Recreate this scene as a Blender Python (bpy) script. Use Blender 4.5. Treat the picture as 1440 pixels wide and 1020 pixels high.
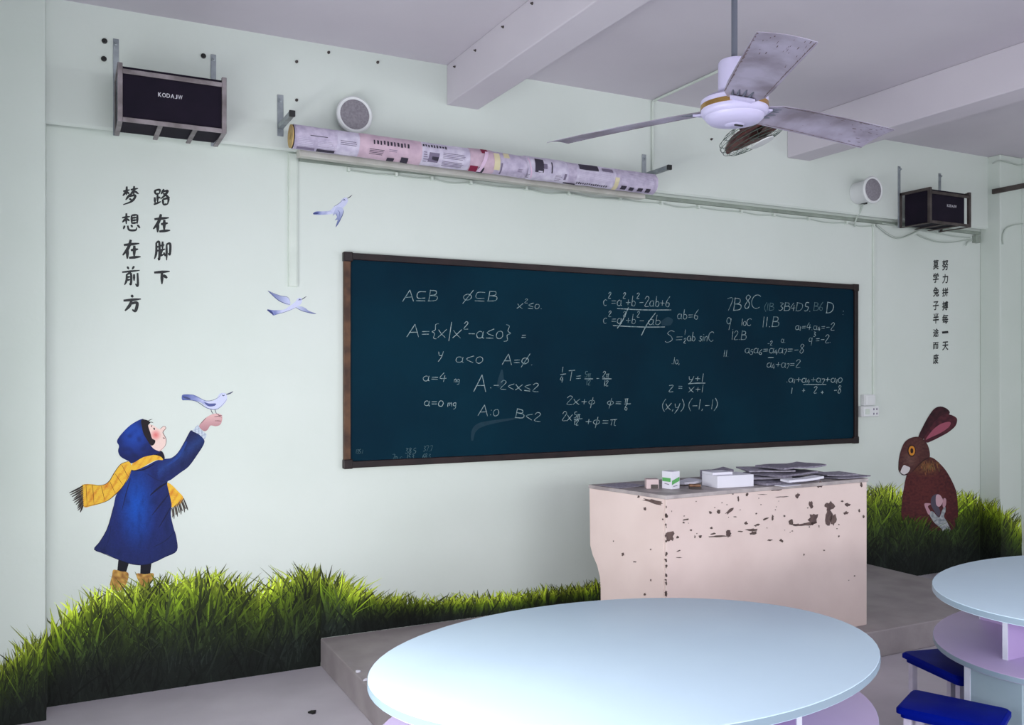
import bpy, bmesh, math, random
from mathutils import Vector, noise
from mathutils.geometry import tessellate_polygon
random.seed(7)
for o in list(bpy.data.objects): bpy.data.objects.remove(o)
SC = bpy.context.scene
COL = SC.collection

# ------------------------------------------------------------------ camera (level, shifted lens; all measures in metres)
FPX, YAW, HOR, EYE = 1246.0, math.radians(26.9), 525.0, 1.617
cam_d = bpy.data.cameras.new('camera'); cam = bpy.data.objects.new('camera', cam_d); COL.objects.link(cam)
cam_d.sensor_width = 36.0; cam_d.lens = FPX / 1440 * 36.0; cam_d.shift_y = (HOR - 510) / 1440.0
cam_d.clip_start = 0.05
cam.location = (0, 0, EYE); cam.rotation_euler = (math.radians(90), 0, -YAW)
SC.camera = cam
SC.view_settings.view_transform = 'Standard'; SC.view_settings.look = 'None'
SC.view_settings.gamma = 1.0; SC.view_settings.use_curve_mapping = False
SC.view_settings.exposure = -0.08
# world: overcast daylight outside the windows
w = bpy.data.worlds.new('sky'); SC.world = w; w.use_nodes = True
bg = w.node_tree.nodes['Background']; bg.inputs[0].default_value = (0.82, 0.92, 1.0, 1); bg.inputs[1].default_value = 0.7

def window_light(name, loc, sx, sz, rot, energy, col):
    l = bpy.data.lights.new(name, 'AREA'); l.shape = 'RECTANGLE'; l.size = sx; l.size_y = sz; l.energy = energy; l.color = col
    o = bpy.data.objects.new(name, l); o.location = loc; o.rotation_euler = rot; COL.objects.link(o)
    return o
R = math.radians
# daylight entering through the window openings (left wall, right wall, rear wall); tilted down as sky light is
window_light('daylight_left_front', (-0.60, 2.2, 1.25), 2.7, .75, (R(60), 0, R(-66)), 100, (0.98, 0.99, 1.0))
window_light('daylight_left_rear', (-0.62, -2.4, 1.85), 2.9, 1.6, (R(50), 0, R(-90)), 112, (0.95, 0.98, 1.0))
window_light('daylight_rear', (2.2, -5.25, 1.9), 4.4, 1.6, (R(54), 0, 0), 220, (0.97, 0.98, 1.0))
window_light('daylight_right_rear', (7.4, -1.6, 1.9), 3.2, 1.5, (R(52), 0, R(90)), 145, (0.95, 0.97, 1.0))

# ------------------------------------------------------------------ geometry of the place
YW, YB = 4.84, 4.77            # front wall, face of the ring beam above it
XL, XR = -0.35, 7.13           # side walls
PLX0, PLX1, YP = -0.07, 6.847, 4.66   # pillars: inner edges and front face
ZC, ZP, ZR = 3.41, 0.153, 2.81 # ceiling, platform, underside of ring beam
SX, CX = math.sin(YAW), math.cos(YAW)
def ray(px, py): u = (px - 720) / FPX; return Vector((SX + u * CX, CX - u * SX, (HOR - py) / FPX))
O = Vector((0, 0, EYE))
def atY(px, py, Y): d = ray(px, py); return O + d * (Y / d.y)
def atX(px, py, X): d = ray(px, py); return O + d * (X / d.x)
def atZ(px, py, Z): d = ray(px, py); return O + d * ((Z - EYE) / d.z)

# ------------------------------------------------------------------ materials
def lin(c):
    return tuple((x / 255 / 12.92 if x / 255 <= .04045 else ((x / 255 + .055) / 1.055) ** 2.4) for x in c) + (1,)
MATS = {}
def mat(name, c, rough=.6, c2=None, scale=8, metal=0, bump=0, bscale=60, detail=4, lo=.35, hi=.65, coat=0, stretch=None, spec=.5):
    if name in MATS: return MATS[name]
    m = bpy.data.materials.new(name); m.use_nodes = True; nt = m.node_tree; N = nt.nodes; L = nt.links
    b = N['Principled BSDF']; b.inputs['Roughness'].default_value = rough; b.inputs['Metallic'].default_value = metal
    b.inputs['Coat Weight'].default_value = coat; b.inputs['Specular IOR Level'].default_value = spec
    b.inputs['Base Color'].default_value = lin(c)
    tc = N.new('ShaderNodeTexCoord'); src = tc.outputs['Object']
    if stretch:
        mp = N.new('ShaderNodeMapping'); mp.inputs['Scale'].default_value = stretch; L.new(src, mp.inputs[0]); src = mp.outputs[0]
    if c2:
        n = N.new('ShaderNodeTexNoise'); n.inputs['Scale'].default_value = scale; n.inputs['Detail'].default_value = detail
        L.new(src, n.inputs['Vector'])
        r = N.new('ShaderNodeValToRGB'); r.color_ramp.elements[0].position = lo; r.color_ramp.elements[1].position = hi
        r.color_ramp.elements[0].color = lin(c); r.color_ramp.elements[1].color = lin(c2)
        L.new(n.outputs['Fac'], r.inputs[0]); L.new(r.outputs[0], b.inputs['Base Color'])
    if bump:
        n2 = N.new('ShaderNodeTexNoise'); n2.inputs['Scale'].default_value = bscale; n2.inputs['Detail'].default_value = 3
        L.new(src, n2.inputs['Vector'])
        bp = N.new('ShaderNodeBump'); bp.inputs['Strength'].default_value = bump; bp.inputs['Distance'].default_value = .01
        L.new(n2.outputs['Fac'], bp.inputs['Height']); L.new(bp.outputs[0], b.inputs['Normal'])
    MATS[name] = m; return m
def paint_mat():
    if 'paint' in MATS: return MATS['paint']
    m = bpy.data.materials.new('mural_paint'); m.use_nodes = True; N = m.node_tree.nodes; L = m.node_tree.links
    b = N['Principled BSDF']; b.inputs['Roughness'].default_value = .7; b.inputs['Specular IOR Level'].default_value = .25
    a = N.new('ShaderNodeVertexColor'); a.layer_name = 'Col'
    n = N.new('ShaderNodeTexNoise'); n.inputs['Scale'].default_value = 70; n.inputs['Detail'].default_value = 3
    mr = N.new('ShaderNodeMapRange'); mr.inputs[1].default_value = .3; mr.inputs[2].default_value = .7; mr.inputs[3].default_value = .85; mr.inputs[4].default_value = 1.12
    mx = N.new('ShaderNodeMix'); mx.data_type = 'RGBA'; mx.blend_type = 'MULTIPLY'; mx.inputs[0].default_value = 1
    L.new(n.outputs['Fac'], mr.inputs[0]); L.new(a.outputs[0], mx.inputs[6]); L.new(mr.outputs[0], mx.inputs[7]); L.new(mx.outputs[2], b.inputs['Base Color'])
    MATS['paint'] = m; return m
M_WALL = mat('wall_paint', (215, 222, 217), .75, (211, 219, 213), 1.3, bump=.08, bscale=35, spec=.3)
M_PIL = mat('pillar_paint', (211, 219, 213), .75, (206, 215, 208), 1.5, bump=.08, bscale=35, spec=.3)
M_CEIL = mat('ceiling_paint', (214, 208, 217), .85, (206, 200, 210), 1.1, bump=.05, bscale=20, spec=.2)
M_FLOOR = mat('cement_floor', (205, 198, 208), .5, (184, 177, 187), 2.2, bump=.06, bscale=30, detail=8, lo=.3, hi=.7)
M_RISER = mat('cement_edge', (166, 157, 160), .6, (146, 137, 140), 4, bump=.1)
M_FRAME = mat('board_frame_brown', (40, 26, 28), .4, (26, 16, 20), 9, spec=.3)
M_FRAMEL = mat('board_frame_wood', (96, 66, 46), .5, (62, 40, 30), 14, spec=.3)
M_BOARD = mat('chalkboard_green', (3, 42, 58), .65, (2, 34, 50), 1.6, detail=6, spec=.08)
M_CHALK = mat('chalk', (160, 176, 178), .95, (98, 126, 132), 60)
M_CHALK2 = mat('chalk_faint', (96, 124, 130), .95, (60, 92, 100), 60)
M_SMEAR = mat('chalk_smear', (12, 52, 68), .9, (5, 44, 60), 14)
M_STEEL = mat('bare_steel_angle', (150, 142, 146), .5, (112, 104, 106), 12, metal=.35)
M_GALV = mat('galvanised_steel', (165, 172, 178), .45, (135, 142, 148), 15, metal=.5)
M_RUSTST = mat('rusty_dark_steel', (82, 74, 72), .6, (58, 50, 48), 14, metal=.2)
M_SPK = mat('speaker_cloth', (28, 20, 36), .8, (20, 15, 30), 6, spec=.2)
M_BLACK = mat('black_plastic', (18, 18, 20), .5)
M_WHITE = mat('white_plastic', (222, 224, 226), .45)
M_PVC = mat('pvc_trunking', (214, 222, 214), .5, (204, 213, 205), 6)
M_GREYPVC = mat('grey_green_conduit', (150, 160, 150), .55, (128, 138, 128), 8)
M_WIRE = mat('wire', (182, 192, 184), .6)
M_GRILLE = mat('speaker_grille', (138, 134, 142), .6, (122, 117, 126), 90)
M_BLADE = mat('fan_blade_enamel', (168, 162, 182), .5, (124, 116, 128), 7, detail=8)
M_RUST = mat('rust', (120, 104, 108), .85, (96, 80, 82), 30)
M_LILAC = mat('fan_white_enamel', (196, 190, 222), .35)
M_GOLD = mat('gold_band', (190, 150, 90), .25, metal=.9)
M_ROD = mat('fan_rod_grey', (92, 96, 110), .5)
M_BROWN = mat('brown_enamel', (108, 68, 64), .5, (72, 44, 44), 16)
M_GREENW = mat('green_guard_wire', (74, 92, 84), .5)
M_TABLE = mat('table_pale_blue', (208, 230, 246), .4, (203, 225, 243), 2, spec=.3)
M_TEDGE = mat('table_edge_grey', (142, 162, 178), .4)
M_SHELF = mat('shelf_lilac', (204, 184, 220), .4, (196, 176, 214), 3)
M_PANEL = mat('panel_lilac', (188, 164, 210), .45)
M_PEDGE = mat('panel_edge_white', (214, 216, 230), .4)
M_BASE = mat('base_grey_blue', (160, 180, 190), .45, (150, 170, 182), 4)
M_BLUE = mat('stool_blue', (0, 22, 140), .5, (0, 17, 122), 6, spec=.04)
M_LEG = mat('stool_leg_lilac', (226, 217, 233), .4, (204, 194, 212), 10)
M_POD = mat('podium_cream', (230, 210, 205), .5, (221, 200, 195), 3, detail=6)
M_PODT = mat('podium_top_worn', (190, 180, 180), .5, (150, 140, 142), 9, detail=8)
M_CHIP = mat('bare_wood_chip', (106, 86, 82), .8, (84, 66, 66), 30)
M_CHIPD = mat('bare_wood_chip_dark', (88, 72, 68), .8)
M_PAPER = mat('paper_white', (226, 224, 236), .7)
M_NEWS = mat('newsprint', (172, 166, 182), .8, (140, 134, 150), 70)
M_NEWS2 = mat('newsprint_dark', (150, 144, 160), .8, (118, 112, 130), 70)
M_ROLL = mat('newsprint_lilac', (198, 188, 210), .75, (172, 162, 188), 30)
M_ROLLP = mat('newsprint_pink', (206, 180, 196), .75, (190, 164, 182), 22)
M_ROLLW = mat('newsprint_pale', (212, 206, 224), .75, (186, 178, 202), 22)
M_INK = mat('ink', (52, 46, 62), .8); M_INKG = mat('ink_grey', (118, 108, 132), .8); M_INKR = mat('ink_red', (128, 26, 62), .8)
M_TAPE = mat('yellowed_tape', (214, 204, 168), .5); M_PINKSTRIP = mat('pink_strip', (218, 190, 216), .7)
M_CARD = mat('cardboard_core', (196, 168, 112), .8, (160, 130, 84), 14)
M_CASE = mat('screen_casing', (196, 194, 188), .5, (176, 174, 166), 8)
M_GREENP = mat('box_green', (92, 170, 96), .5)
M_PINKBOX = mat('pink_box', (204, 182, 184), .6)
M_WOOD = mat('eraser_wood', (140, 102, 76), .6, (108, 76, 56), 30)
M_LETTER = mat('lettering_black', (22, 26, 30), .6)
M_LOGO = mat('logo_silver', (206, 204, 212), .4)
M_GLASS = mat('window_frame_alu', (190, 194, 198), .4, metal=.6)

# ------------------------------------------------------------------ builders
class MB:
    def __init__(s): s.v = []; s.f = []; s.c = []
    def add(s, vs, fs, cols=None):
        n = len(s.v); s.v += [tuple(v) for v in vs]; s.f += [tuple(i + n for i in f) for f in fs]
        if cols is not None: s.c += [tuple(c) for c in cols]
        return s
    def box(s, a, b):
        (x0, y0, z0), (x1, y1, z1) = [tuple(map(f, zip(a, b))) for f in (min, max)]
        return s.hexa([(x0, y0, z0), (x1, y0, z0), (x1, y1, z0), (x0, y1, z0)], [(x0, y0, z1), (x1, y0, z1), (x1, y1, z1), (x0, y1, z1)])
    def hexa(s, bot, top):
        return s.add(list(bot) + list(top), [(3, 2, 1, 0), (4, 5, 6, 7), (0, 1, 5, 4), (1, 2, 6, 5), (2, 3, 7, 6), (3, 0, 4, 7)])
    def prism(s, bot, top):
        n = len(bot)
        return s.add(list(bot) + list(top), [tuple(range(n))[::-1], tuple(range(n, 2 * n))] + [(i, (i + 1) % n, n + (i + 1) % n, n + i) for i in range(n)])
    def tube(s, pts, r, n=8, cap=True):
        pts = [Vector(p) for p in pts]; rings = []
        rr = r if isinstance(r, (list, tuple)) else [r] * len(pts)
        for i, p in enumerate(pts):
            t = (pts[min(i + 1, len(pts) - 1)] - pts[max(i - 1, 0)]).normalized()
            up = Vector((0, 0, 1)) if abs(t.z) < .9 else Vector((0, 1, 0))
            a = t.cross(up).normalized(); b = t.cross(a)
            rings.append([p + (a * math.cos(2 * math.pi * k / n) + b * math.sin(2 * math.pi * k / n)) * rr[i] for k in range(n)])
        vs = [v for g in rings for v in g]
        fs = [(i * n + k, i * n + (k + 1) % n, (i + 1) * n + (k + 1) % n, (i + 1) * n + k) for i in range(len(pts) - 1) for k in range(n)]
        if cap: fs += [tuple(range(n)), tuple(range((len(pts) - 1) * n, len(pts) * n))]
        return s.add(vs, fs)
    def lathe(s, prof, n=40, M=None):
        vs = []; fs = []
        for r, z in prof:
            for k in range(n):
                v = Vector((r * math.cos(2 * math.pi * k / n), r * math.sin(2 * math.pi * k / n), z)); vs.append(M @ v if M else v)
        for i in range(len(prof) - 1):
            for k in range(n): fs.append((i * n + k, i * n + (k + 1) % n, (i + 1) * n + (k + 1) % n, (i + 1) * n + k))
        if prof[0][0] > 1e-5: fs.append(tuple(range(n))[::-1])
        if prof[-1][0] > 1e-5: fs.append(tuple(range((len(prof) - 1) * n, len(prof) * n)))
        return s.add(vs, fs)
    def build(s, name, m, parent=None, smooth=False, bevel=0):
        me = bpy.data.meshes.new(name); me.from_pydata(s.v, [], s.f); me.update()
        if s.c:
            a = me.color_attributes.new('Col', 'FLOAT_COLOR', 'POINT')
            a.data.foreach_set('color', [x for c in s.c for x in c])
        else:
            bm = bmesh.new(); bm.from_mesh(me); bmesh.ops.recalc_face_normals(bm, faces=bm.faces)
            if bevel:
                bmesh.ops.bevel(bm, geom=[e for e in bm.edges if e.is_manifold and e.calc_face_angle(0) > .6], offset=bevel, segments=2, profile=.5, affect='EDGES')
            bm.to_mesh(me); bm.free()
        me.materials.append(m)
        if smooth:
            me.polygons.foreach_set('use_smooth', [True] * len(me.polygons))
            try: me.set_sharp_from_angle(angle=R(40))
            except Exception: pass
        o = bpy.data.objects.new(name, me); COL.objects.link(o)
        if parent: o.parent = parent; o.matrix_parent_inverse = parent.matrix_world.inverted()
        return o
def tag(o, label=None, cat=None, group=None, kind=None):
    if label: o['label'] = label
    if cat: o['category'] = cat
    if group: o['group'] = group
    if kind: o['kind'] = kind
    return o
def empty(name, loc, label, cat, group=None):
    o = bpy.data.objects.new(name, None); o.empty_display_size = .1; COL.objects.link(o); o.location = loc
    o.matrix_world.translation = loc
    return tag(o, label, cat, group)
def struct(name, mb, m, **k): return tag(mb.build(name, m, **k), kind='structure')
def spline(pts, k=5, closed=False):
    P = [Vector(p) for p in pts]; n = len(P); out = []
    for i in range(n if closed else n - 1):
        g = lambda j: P[j % n] if closed else P[max(0, min(n - 1, j))]
        p0, p1, p2, p3 = g(i - 1), g(i), g(i + 1), g(i + 2)
        for s in range(k):
            t = s / k
            out.append(.5 * ((2 * p1) + (p2 - p0) * t + (2 * p0 - 5 * p1 + 4 * p2 - p3) * t * t + (3 * p1 - p0 - 3 * p2 + p3) * t ** 3))
    if not closed: out.append(P[-1])
    return out

# ------------------------------------------------------------------ the room
Y0 = -5.0
struct('floor', MB().box((XL - .2, Y0 - .2, -.12), (XR + .2, YW + .2, 0)), M_FLOOR)
struct('floor_platform', MB().box((1.27, 3.545, 0), (5.51, YW, ZP)), M_RISER, bevel=.006)
struct('wall_front', MB().box((XL - .2, YW, 0), (XR + .2, YW + .2, ZC)), M_WALL)
struct('trim_1', MB().prism([(PLX0, YW, ZR + .02), (PLX0, YB + .012, ZR), (PLX0, YB, ZR + .012), (PLX0, YB, ZC), (PLX0, YW, ZC)],
                            [(PLX1, YW, ZR + .02), (PLX1, YB + .012, ZR), (PLX1, YB, ZR + .012), (PLX1, YB, ZC), (PLX1, YW, ZC)]), M_WALL)
struct('wall_pillar_left', MB().box((XL, YP, 0), (PLX0, YW, ZC)), M_PIL, bevel=.008)
struct('wall_pillar_right', MB().box((PLX1, YP, 0), (XR, YW, ZC)), M_PIL, bevel=.008)
struct('ceiling', MB().box((XL - .2, Y0 - .2, ZC), (XR + .2, YW + .2, ZC + .12)), M_CEIL)
struct('trim_2', MB().box((1.994, Y0, 3.177), (2.196, YB, ZC)), M_CEIL, bevel=.006)
struct('trim_3', MB().box((4.631, Y0, 3.16), (4.845, YB, ZC)), M_CEIL, bevel=.006)
def side_wall(name, xa, xb, wins):
    m = MB(); y = Y0 - .2
    for (a, b) in wins:
        m.box((xa, y, 0), (xb, a, ZC)); m.box((xa, a, 0), (xb, b, 0.92)); m.box((xa, a, 2.6), (xb, b, ZC)); y = b
    m.box((xa, y, 0), (xb, YW + .2, ZC)); struct(name, m, M_WALL)
wl = [(-4.0, -.8), (.85, 3.75)]; wr = [(-3.3, .1)]
side_wall('wall_left', XL - .2, XL, wl); side_wall('wall_right', XR, XR + .2, wr)
m = MB(); m.box((XL, Y0 - .2, 0), (0, Y0, ZC)); m.box((0, Y0 - .2, 0), (4.4, Y0, 1.0)); m.box((0, Y0 - .2, 2.7), (4.4, Y0, ZC)); m.box((4.4, Y0 - .2, 0), (XR, Y0, ZC))
struct('wall_back', m, M_WALL)
wn = 0
for xa, ws in ((XL - .12, wl), (XR + .08, wr)):
    for a, b in ws:
        wn += 1; m = MB()
        for y in (a, a + (b - a) / 3, a + 2 * (b - a) / 3, b - .05): m.box((xa, y, 1.0), (xa + .04, y + .05, 2.7))
        m.box((xa, a, 1.0), (xa + .04, b, 1.05)); m.box((xa, a, 2.65), (xa + .04, b, 2.7))
        struct('window_%d' % wn, m, M_GLASS)

# ------------------------------------------------------------------ wall murals (flat paint on the wall)
def wallpt(px, py, layer=0, plane='w'):
    e = .00016 * layer + .0006
    if plane == 'w': return atY(px, py, YW - e)
    if plane == 'p': return atY(px, py, YP - e)
    if plane == 's': return atX(px, py, PLX1 - e)
    if plane == 'b': return atY(px, py, YB - e)
def paint(name, pts, colfn, layer, parent, conv=(0, 0, 1), k=4, maxlen=3.0, smooth=True):
    ox, oy, sc = conv
    P = [Vector((ox + x / sc, oy + y / sc, 0)) for x, y in pts]
    if smooth: P = spline(P, k, True)
    tris = tessellate_polygon([P])
    bm = bmesh.new(); vs = [bm.verts.new(p) for p in P]
    for t in tris:
        try: bm.faces.new([vs[i] for i in t])
        except ValueError: pass
    if callable(colfn):
        for _ in range(5):
            es = [e for e in bm.edges if e.calc_length() > maxlen]
            if not es: break
            bmesh.ops.subdivide_edges(bm, edges=es, cuts=1); bmesh.ops.triangulate(bm, faces=bm.faces)
    fn = colfn if callable(colfn) else (lambda x, y: colfn)
    bm.verts.index_update(); m = MB()
    m.add([wallpt(v.co.x, v.co.y, layer) for v in bm.verts], [tuple(v.index for v in f.verts) for f in bm.faces], [lin(fn(v.co.x, v.co.y)) for v in bm.verts])
    bm.free(); return m.build(name, paint_mat(), parent)
def ribbon(m, pts, ws, to3, col=None):
    """flat brush stroke: pts in 2D, widths, to3 maps 2D to the surface"""
    P = [Vector((p[0], p[1])) for p in pts]; vs = []
    for i, p in enumerate(P):
        t = P[min(i + 1, len(P) - 1)] - P[max(i - 1, 0)]
        if t.length < 1e-6: t = Vector((1, 0))
        t.normalize(); nrm = Vector((-t.y, t.x)); h = ws[i] / 2
        vs += [to3(*(p + nrm * h)), to3(*(p - nrm * h))]
    m.add(vs, [(2 * i, 2 * i + 1, 2 * i + 3, 2 * i + 2) for i in range(len(P) - 1)], None if col is None else [lin(c) for c in (col if isinstance(col, list) else [col] * len(P)) for _ in (0, 1)])
def stroke(m, pts, w, to3, col=None, taper=(.6, 1, .3), k=4):
    P = [Vector((p[0], p[1], 0)) for p in pts]; P = spline(P, k) if len(P) > 2 else [P[0].lerp(P[1], i / 4) for i in range(5)]
    n = len(P) - 1; a, b, c = taper
    ws = [w * (a + (b - a) * min(1, 2.5 * i / n) if i / n < .6 else b + (c - b) * ((i / n - .6) / .4)) for i in range(n + 1)]
    ribbon(m, [(p.x, p.y) for p in P], ws, to3, col)
def mix(a, b, t): t = max(0, min(1, t)); return tuple(x + (y - x) * t for x, y in zip(a, b))
def nz(x, y, s): return noise.noise(Vector((x * s, y * s, 3.1)))
def strokes_part(name, lst, layer, parent, conv, plane='w'):
    m = MB(); ox, oy, sc = conv
    for i, (pts, w_, c) in enumerate(lst):
        stroke(m, [(ox + x / sc, oy + y / sc) for x, y in pts], w_ / sc, lambda x, y: wallpt(x, y, layer + .02 * i, plane), c)
    return tag(m.build(name, paint_mat(), parent), kind='stuff')

Z4 = (80, 530, 3.288)
kid = empty('painted_child', wallpt(190, 830), 'mural of a child in blue hooded coat and yellow scarf lifting a hand', 'mural')
def coatc(x, y):
    c = mix((26, 40, 104), (18, 74, 172), 1.15 - math.hypot((x - 192) / 26, (y - 712) / 60))
    c = mix(c, (30, 36, 78), max(0, (abs(x - 190) - 26) / 40) * .6 + max(0, (y - 745) / 60) * .5)
    if x > 222 and y < 672: c = mix(c, (40, 78, 150), .5 - abs((x - 222) * .75 + (y - 672) + 8) / 30)
    return mix(c, (14, 22, 60), .5 * max(0, nz(x, y * .35, .16)))
paint('leg', [(285, 840), (338, 845), (318, 912), (278, 910)], (20, 20, 32), 1, kid, Z4, smooth=False)
paint('leg', [(388, 845), (440, 845), (430, 920), (385, 920)], (20, 20, 32), 1, kid, Z4, smooth=False)
boot = lambda x, y: mix((206, 164, 84), (140, 96, 50), .5 + nz(x, y, .2))
paint('boot', [(262, 893), (296, 900), (330, 908), (325, 950), (300, 985), (270, 990), (245, 970), (255, 920)], boot, 2, kid, Z4)
paint('boot', [(370, 910), (408, 914), (447, 910), (440, 950), (405, 975), (375, 940)], boot, 2, kid, Z4)
scarfc = lambda x, y: mix((232, 186, 62), (206, 122, 40), .42 + .9 * nz(x, y, .09) - (.5 if (int((x * .8 + y * .5) / 2.6) % 3) else 0))
paint('scarf', [(510, 495), (530, 500), (560, 530), (585, 560), (570, 590), (530, 603), (522, 560)], scarfc, 2, kid, Z4)
fr = [([(585 - i * 6, 562 + i * 5), (600 - i * 7 + random.uniform(-4, 4), 598 + i * 4), (606 - i * 8, 618 + i * 5 - (12 if i % 2 else 0))], 7, (96, 88, 80) if i % 2 else (62, 56, 54)) for i in range(10)]
strokes_part('fringe', fr, 3, kid, Z4)
coat = paint('coat', [(345, 425), (400, 418), (460, 388), (500, 380), (530, 375), (560, 350), (590, 300), (610, 262), (622, 248), (650, 262), (680, 290), (678, 315), (650, 360), (610, 415), (570, 445), (530, 475), (510, 490), (520, 540), (530, 590), (527, 640), (540, 700), (552, 740), (555, 805), (500, 835), (440, 862), (370, 870), (300, 852), (230, 822), (172, 800), (200, 760), (230, 710), (245, 670), (262, 600), (275, 545), (310, 500), (330, 460)], coatc, 3, kid, Z4)
D = (16, 20, 48)
folds = [([(510, 490), (470, 515), (430, 550)], 9, D), ([(520, 540), (480, 590), (440, 640)], 7, (20, 26, 66)), ([(528, 600), (500, 650), (470, 700)], 6, (20, 26, 66)), ([(340, 470), (320, 540), (300, 620)], 5, (20, 30, 80)),
         ([(540, 720), (500, 760), (440, 790)], 5, (22, 30, 74)), ([(300, 740), (360, 790), (420, 800)], 5, (24, 44, 110)), ([(250, 690), (240, 750), (225, 790)], 4, (20, 30, 80)), ([(420, 450), (470, 480), (512, 488)], 5, (24, 34, 84)),
         ([(600, 300), (560, 370), (510, 410)], 14, (34, 62, 134)), ([(172, 800), (300, 852), (370, 870), (440, 862), (555, 805)], 3, D), ([(262, 600), (230, 710), (172, 800)], 3, D), ([(345, 434), (400, 430), (455, 400)], 6, D)]
strokes_part('coat_folds', folds, 4, kid, Z4)
paint('scarf', [(330, 392), (345, 410), (345, 432), (330, 470), (310, 500), (270, 545), (220, 580), (160, 598), (125, 602), (112, 555), (112, 510), (125, 498), (160, 497), (205, 502), (240, 485), (265, 445), (295, 405)], scarfc, 5, kid, Z4)
fr = [([(122, 504 + i * 9), (95 + i * 2, 520 + i * 9), (62 + i * 4 + random.uniform(-6, 6), 538 + i * 9)], 8, (84, 76, 70) if i % 2 else (54, 48, 46)) for i in range(11)]
strokes_part('fringe', fr, 6, kid, Z4)
sl = [([(330, 392), (295, 405), (265, 445), (240, 485), (205, 502), (125, 498)], 3, (70, 40, 20)), ([(345, 432), (310, 500), (270, 545), (220, 580), (125, 602)], 3, (70, 40, 20))] + [([(a, b), (c, d)], 3, (150, 90, 30)) for a, b, c, d in ((300, 408, 330, 465), (270, 450, 305, 500), (245, 485, 270, 540), (205, 505, 222, 575), (165, 500, 172, 594), (135, 500, 140, 598))]
strokes_part('scarf_lines', sl, 6.5, kid, Z4)
paint('collar', [(440, 345), (480, 342), (495, 360), (497, 382), (470, 380), (440, 365)], (26, 22, 40), 5, kid, Z4)
paint('scarf', [(345, 410), (370, 380), (410, 365), (450, 362), (480, 370), (490, 385), (460, 386), (420, 405), (385, 425), (350, 432)], scarfc, 6, kid, Z4)
hoodc = lambda x, y: mix(mix((28, 66, 160), (20, 32, 92), math.hypot((x - 188) / 22, (y - 610) / 26) - .35), (14, 20, 60), .6 * max(0, nz(x, y, .11)))
facec = lambda x, y: mix((236, 208, 200), (222, 112, 112), 1.0 - math.hypot((x - 219) / 8, (y - 612) / 8.5))
paint('face', [(425, 222), (445, 225), (465, 238), (478, 242), (492, 230), (502, 233), (502, 243), (490, 258), (497, 270), (500, 282), (505, 290), (500, 320), (485, 340), (465, 346), (445, 338), (425, 320), (415, 280), (415, 245)], facec, 6, kid, Z4)
paint('hood', [(400, 195), (370, 205), (330, 232), (290, 275), (278, 300), (287, 320), (283, 345), (295, 370), (330, 390), (350, 400), (400, 372), (445, 362), (480, 350), (450, 335), (430, 312), (412, 280), (396, 245), (396, 215)], hoodc, 7, kid, Z4)
paint('hair', [(390, 200), (415, 200), (432, 212), (422, 226), (432, 258), (440, 285), (455, 295), (450, 312), (435, 318), (415, 290), (400, 262), (393, 232)], (30, 22, 30), 8, kid, Z4)
strokes_part('face_lines', [([(448, 236), (452, 246)], 7, (30, 24, 28)), ([(490, 282), (500, 286)], 4, (90, 30, 40)), ([(420, 206), (430, 200), (442, 196)], 3, (40, 30, 34)), ([(418, 214), (436, 210), (446, 214)], 3, (40, 30, 34)), ([(440, 224), (436, 234)], 4, (40, 30, 34)), ([(478, 242), (494, 229), (504, 238), (490, 258), (505, 288), (500, 320), (470, 346)], 2.5, (120, 70, 70))], 9, kid, Z4)
paint('cuff', [(650, 222), (635, 240), (626, 252), (655, 265), (683, 290), (694, 268), (670, 248)], lambda x, y: mix((214, 222, 232), (150, 164, 184), .5 + .5 * math.sin(x * 1.4)), 5, kid, Z4, smooth=False)
paint('hand', [(660, 222), (690, 190), (715, 175), (740, 170), (762, 178), (764, 200), (755, 222), (735, 229), (710, 226), (697, 245), (682, 252), (662, 238)], lambda x, y: mix((222, 180, 180), (176, 128, 136), (y - 584) / 22), 6, kid, Z4)
strokes_part('finger_lines', [([(728, 186), (748, 184), (762, 188)], 3, (110, 70, 80)), ([(730, 204), (748, 204), (760, 206)], 3, (110, 70, 80)), ([(690, 190), (660, 222)], 3, (110, 70, 80)), ([(742, 171), (752, 180), (764, 178)], 4, (120, 84, 92))], 7, kid, Z4)
birdc = lambda x0, dx: (lambda x, y: mix((92, 104, 168), (206, 210, 238), (x - x0) / dx + .35 * nz(x, y, .2)))
b1 = empty('painted_bird', wallpt(302, 580), 'mural bird with long tail perched on the painted child\'s raised hand', 'mural', 'painted birds on the wall')
paint('body', [(578, 88), (590, 82), (630, 84), (660, 98), (690, 112), (720, 112), (740, 100), (750, 82), (765, 75), (783, 80), (786, 105), (770, 130), (745, 148), (720, 153), (695, 145), (670, 122), (640, 112), (600, 108), (580, 108)], birdc(262, 30), 8, b1, Z4)
paint('wing', [(682, 118), (705, 124), (735, 124), (730, 134), (708, 138), (692, 132)], (88, 96, 150), 8.6, b1, Z4)
strokes_part('outline', [([(783, 82), (800, 77), (815, 68)], 6, (80, 84, 110)), ([(712, 150), (716, 162), (724, 174)], 3, (70, 70, 90)), ([(730, 150), (734, 162), (740, 174)], 3, (70, 70, 90)), ([(764, 84), (770, 88), (776, 84)], 4, (60, 70, 110)), ([(578, 88), (630, 84), (690, 112), (740, 100), (765, 75)], 2, (90, 100, 150)), ([(580, 108), (640, 112), (695, 145), (745, 148), (786, 105)], 2.5, (70, 80, 130)), ([(582, 92), (600, 98), (618, 104)], 9, (72, 80, 120))], 9, b1, Z4)
ZB = (360, 260, 5.1)
b2 = empty('painted_bird', wallpt(468, 297), 'mural bird flying upward beside the top of the chalkboard', 'mural', 'painted birds on the wall')
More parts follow.
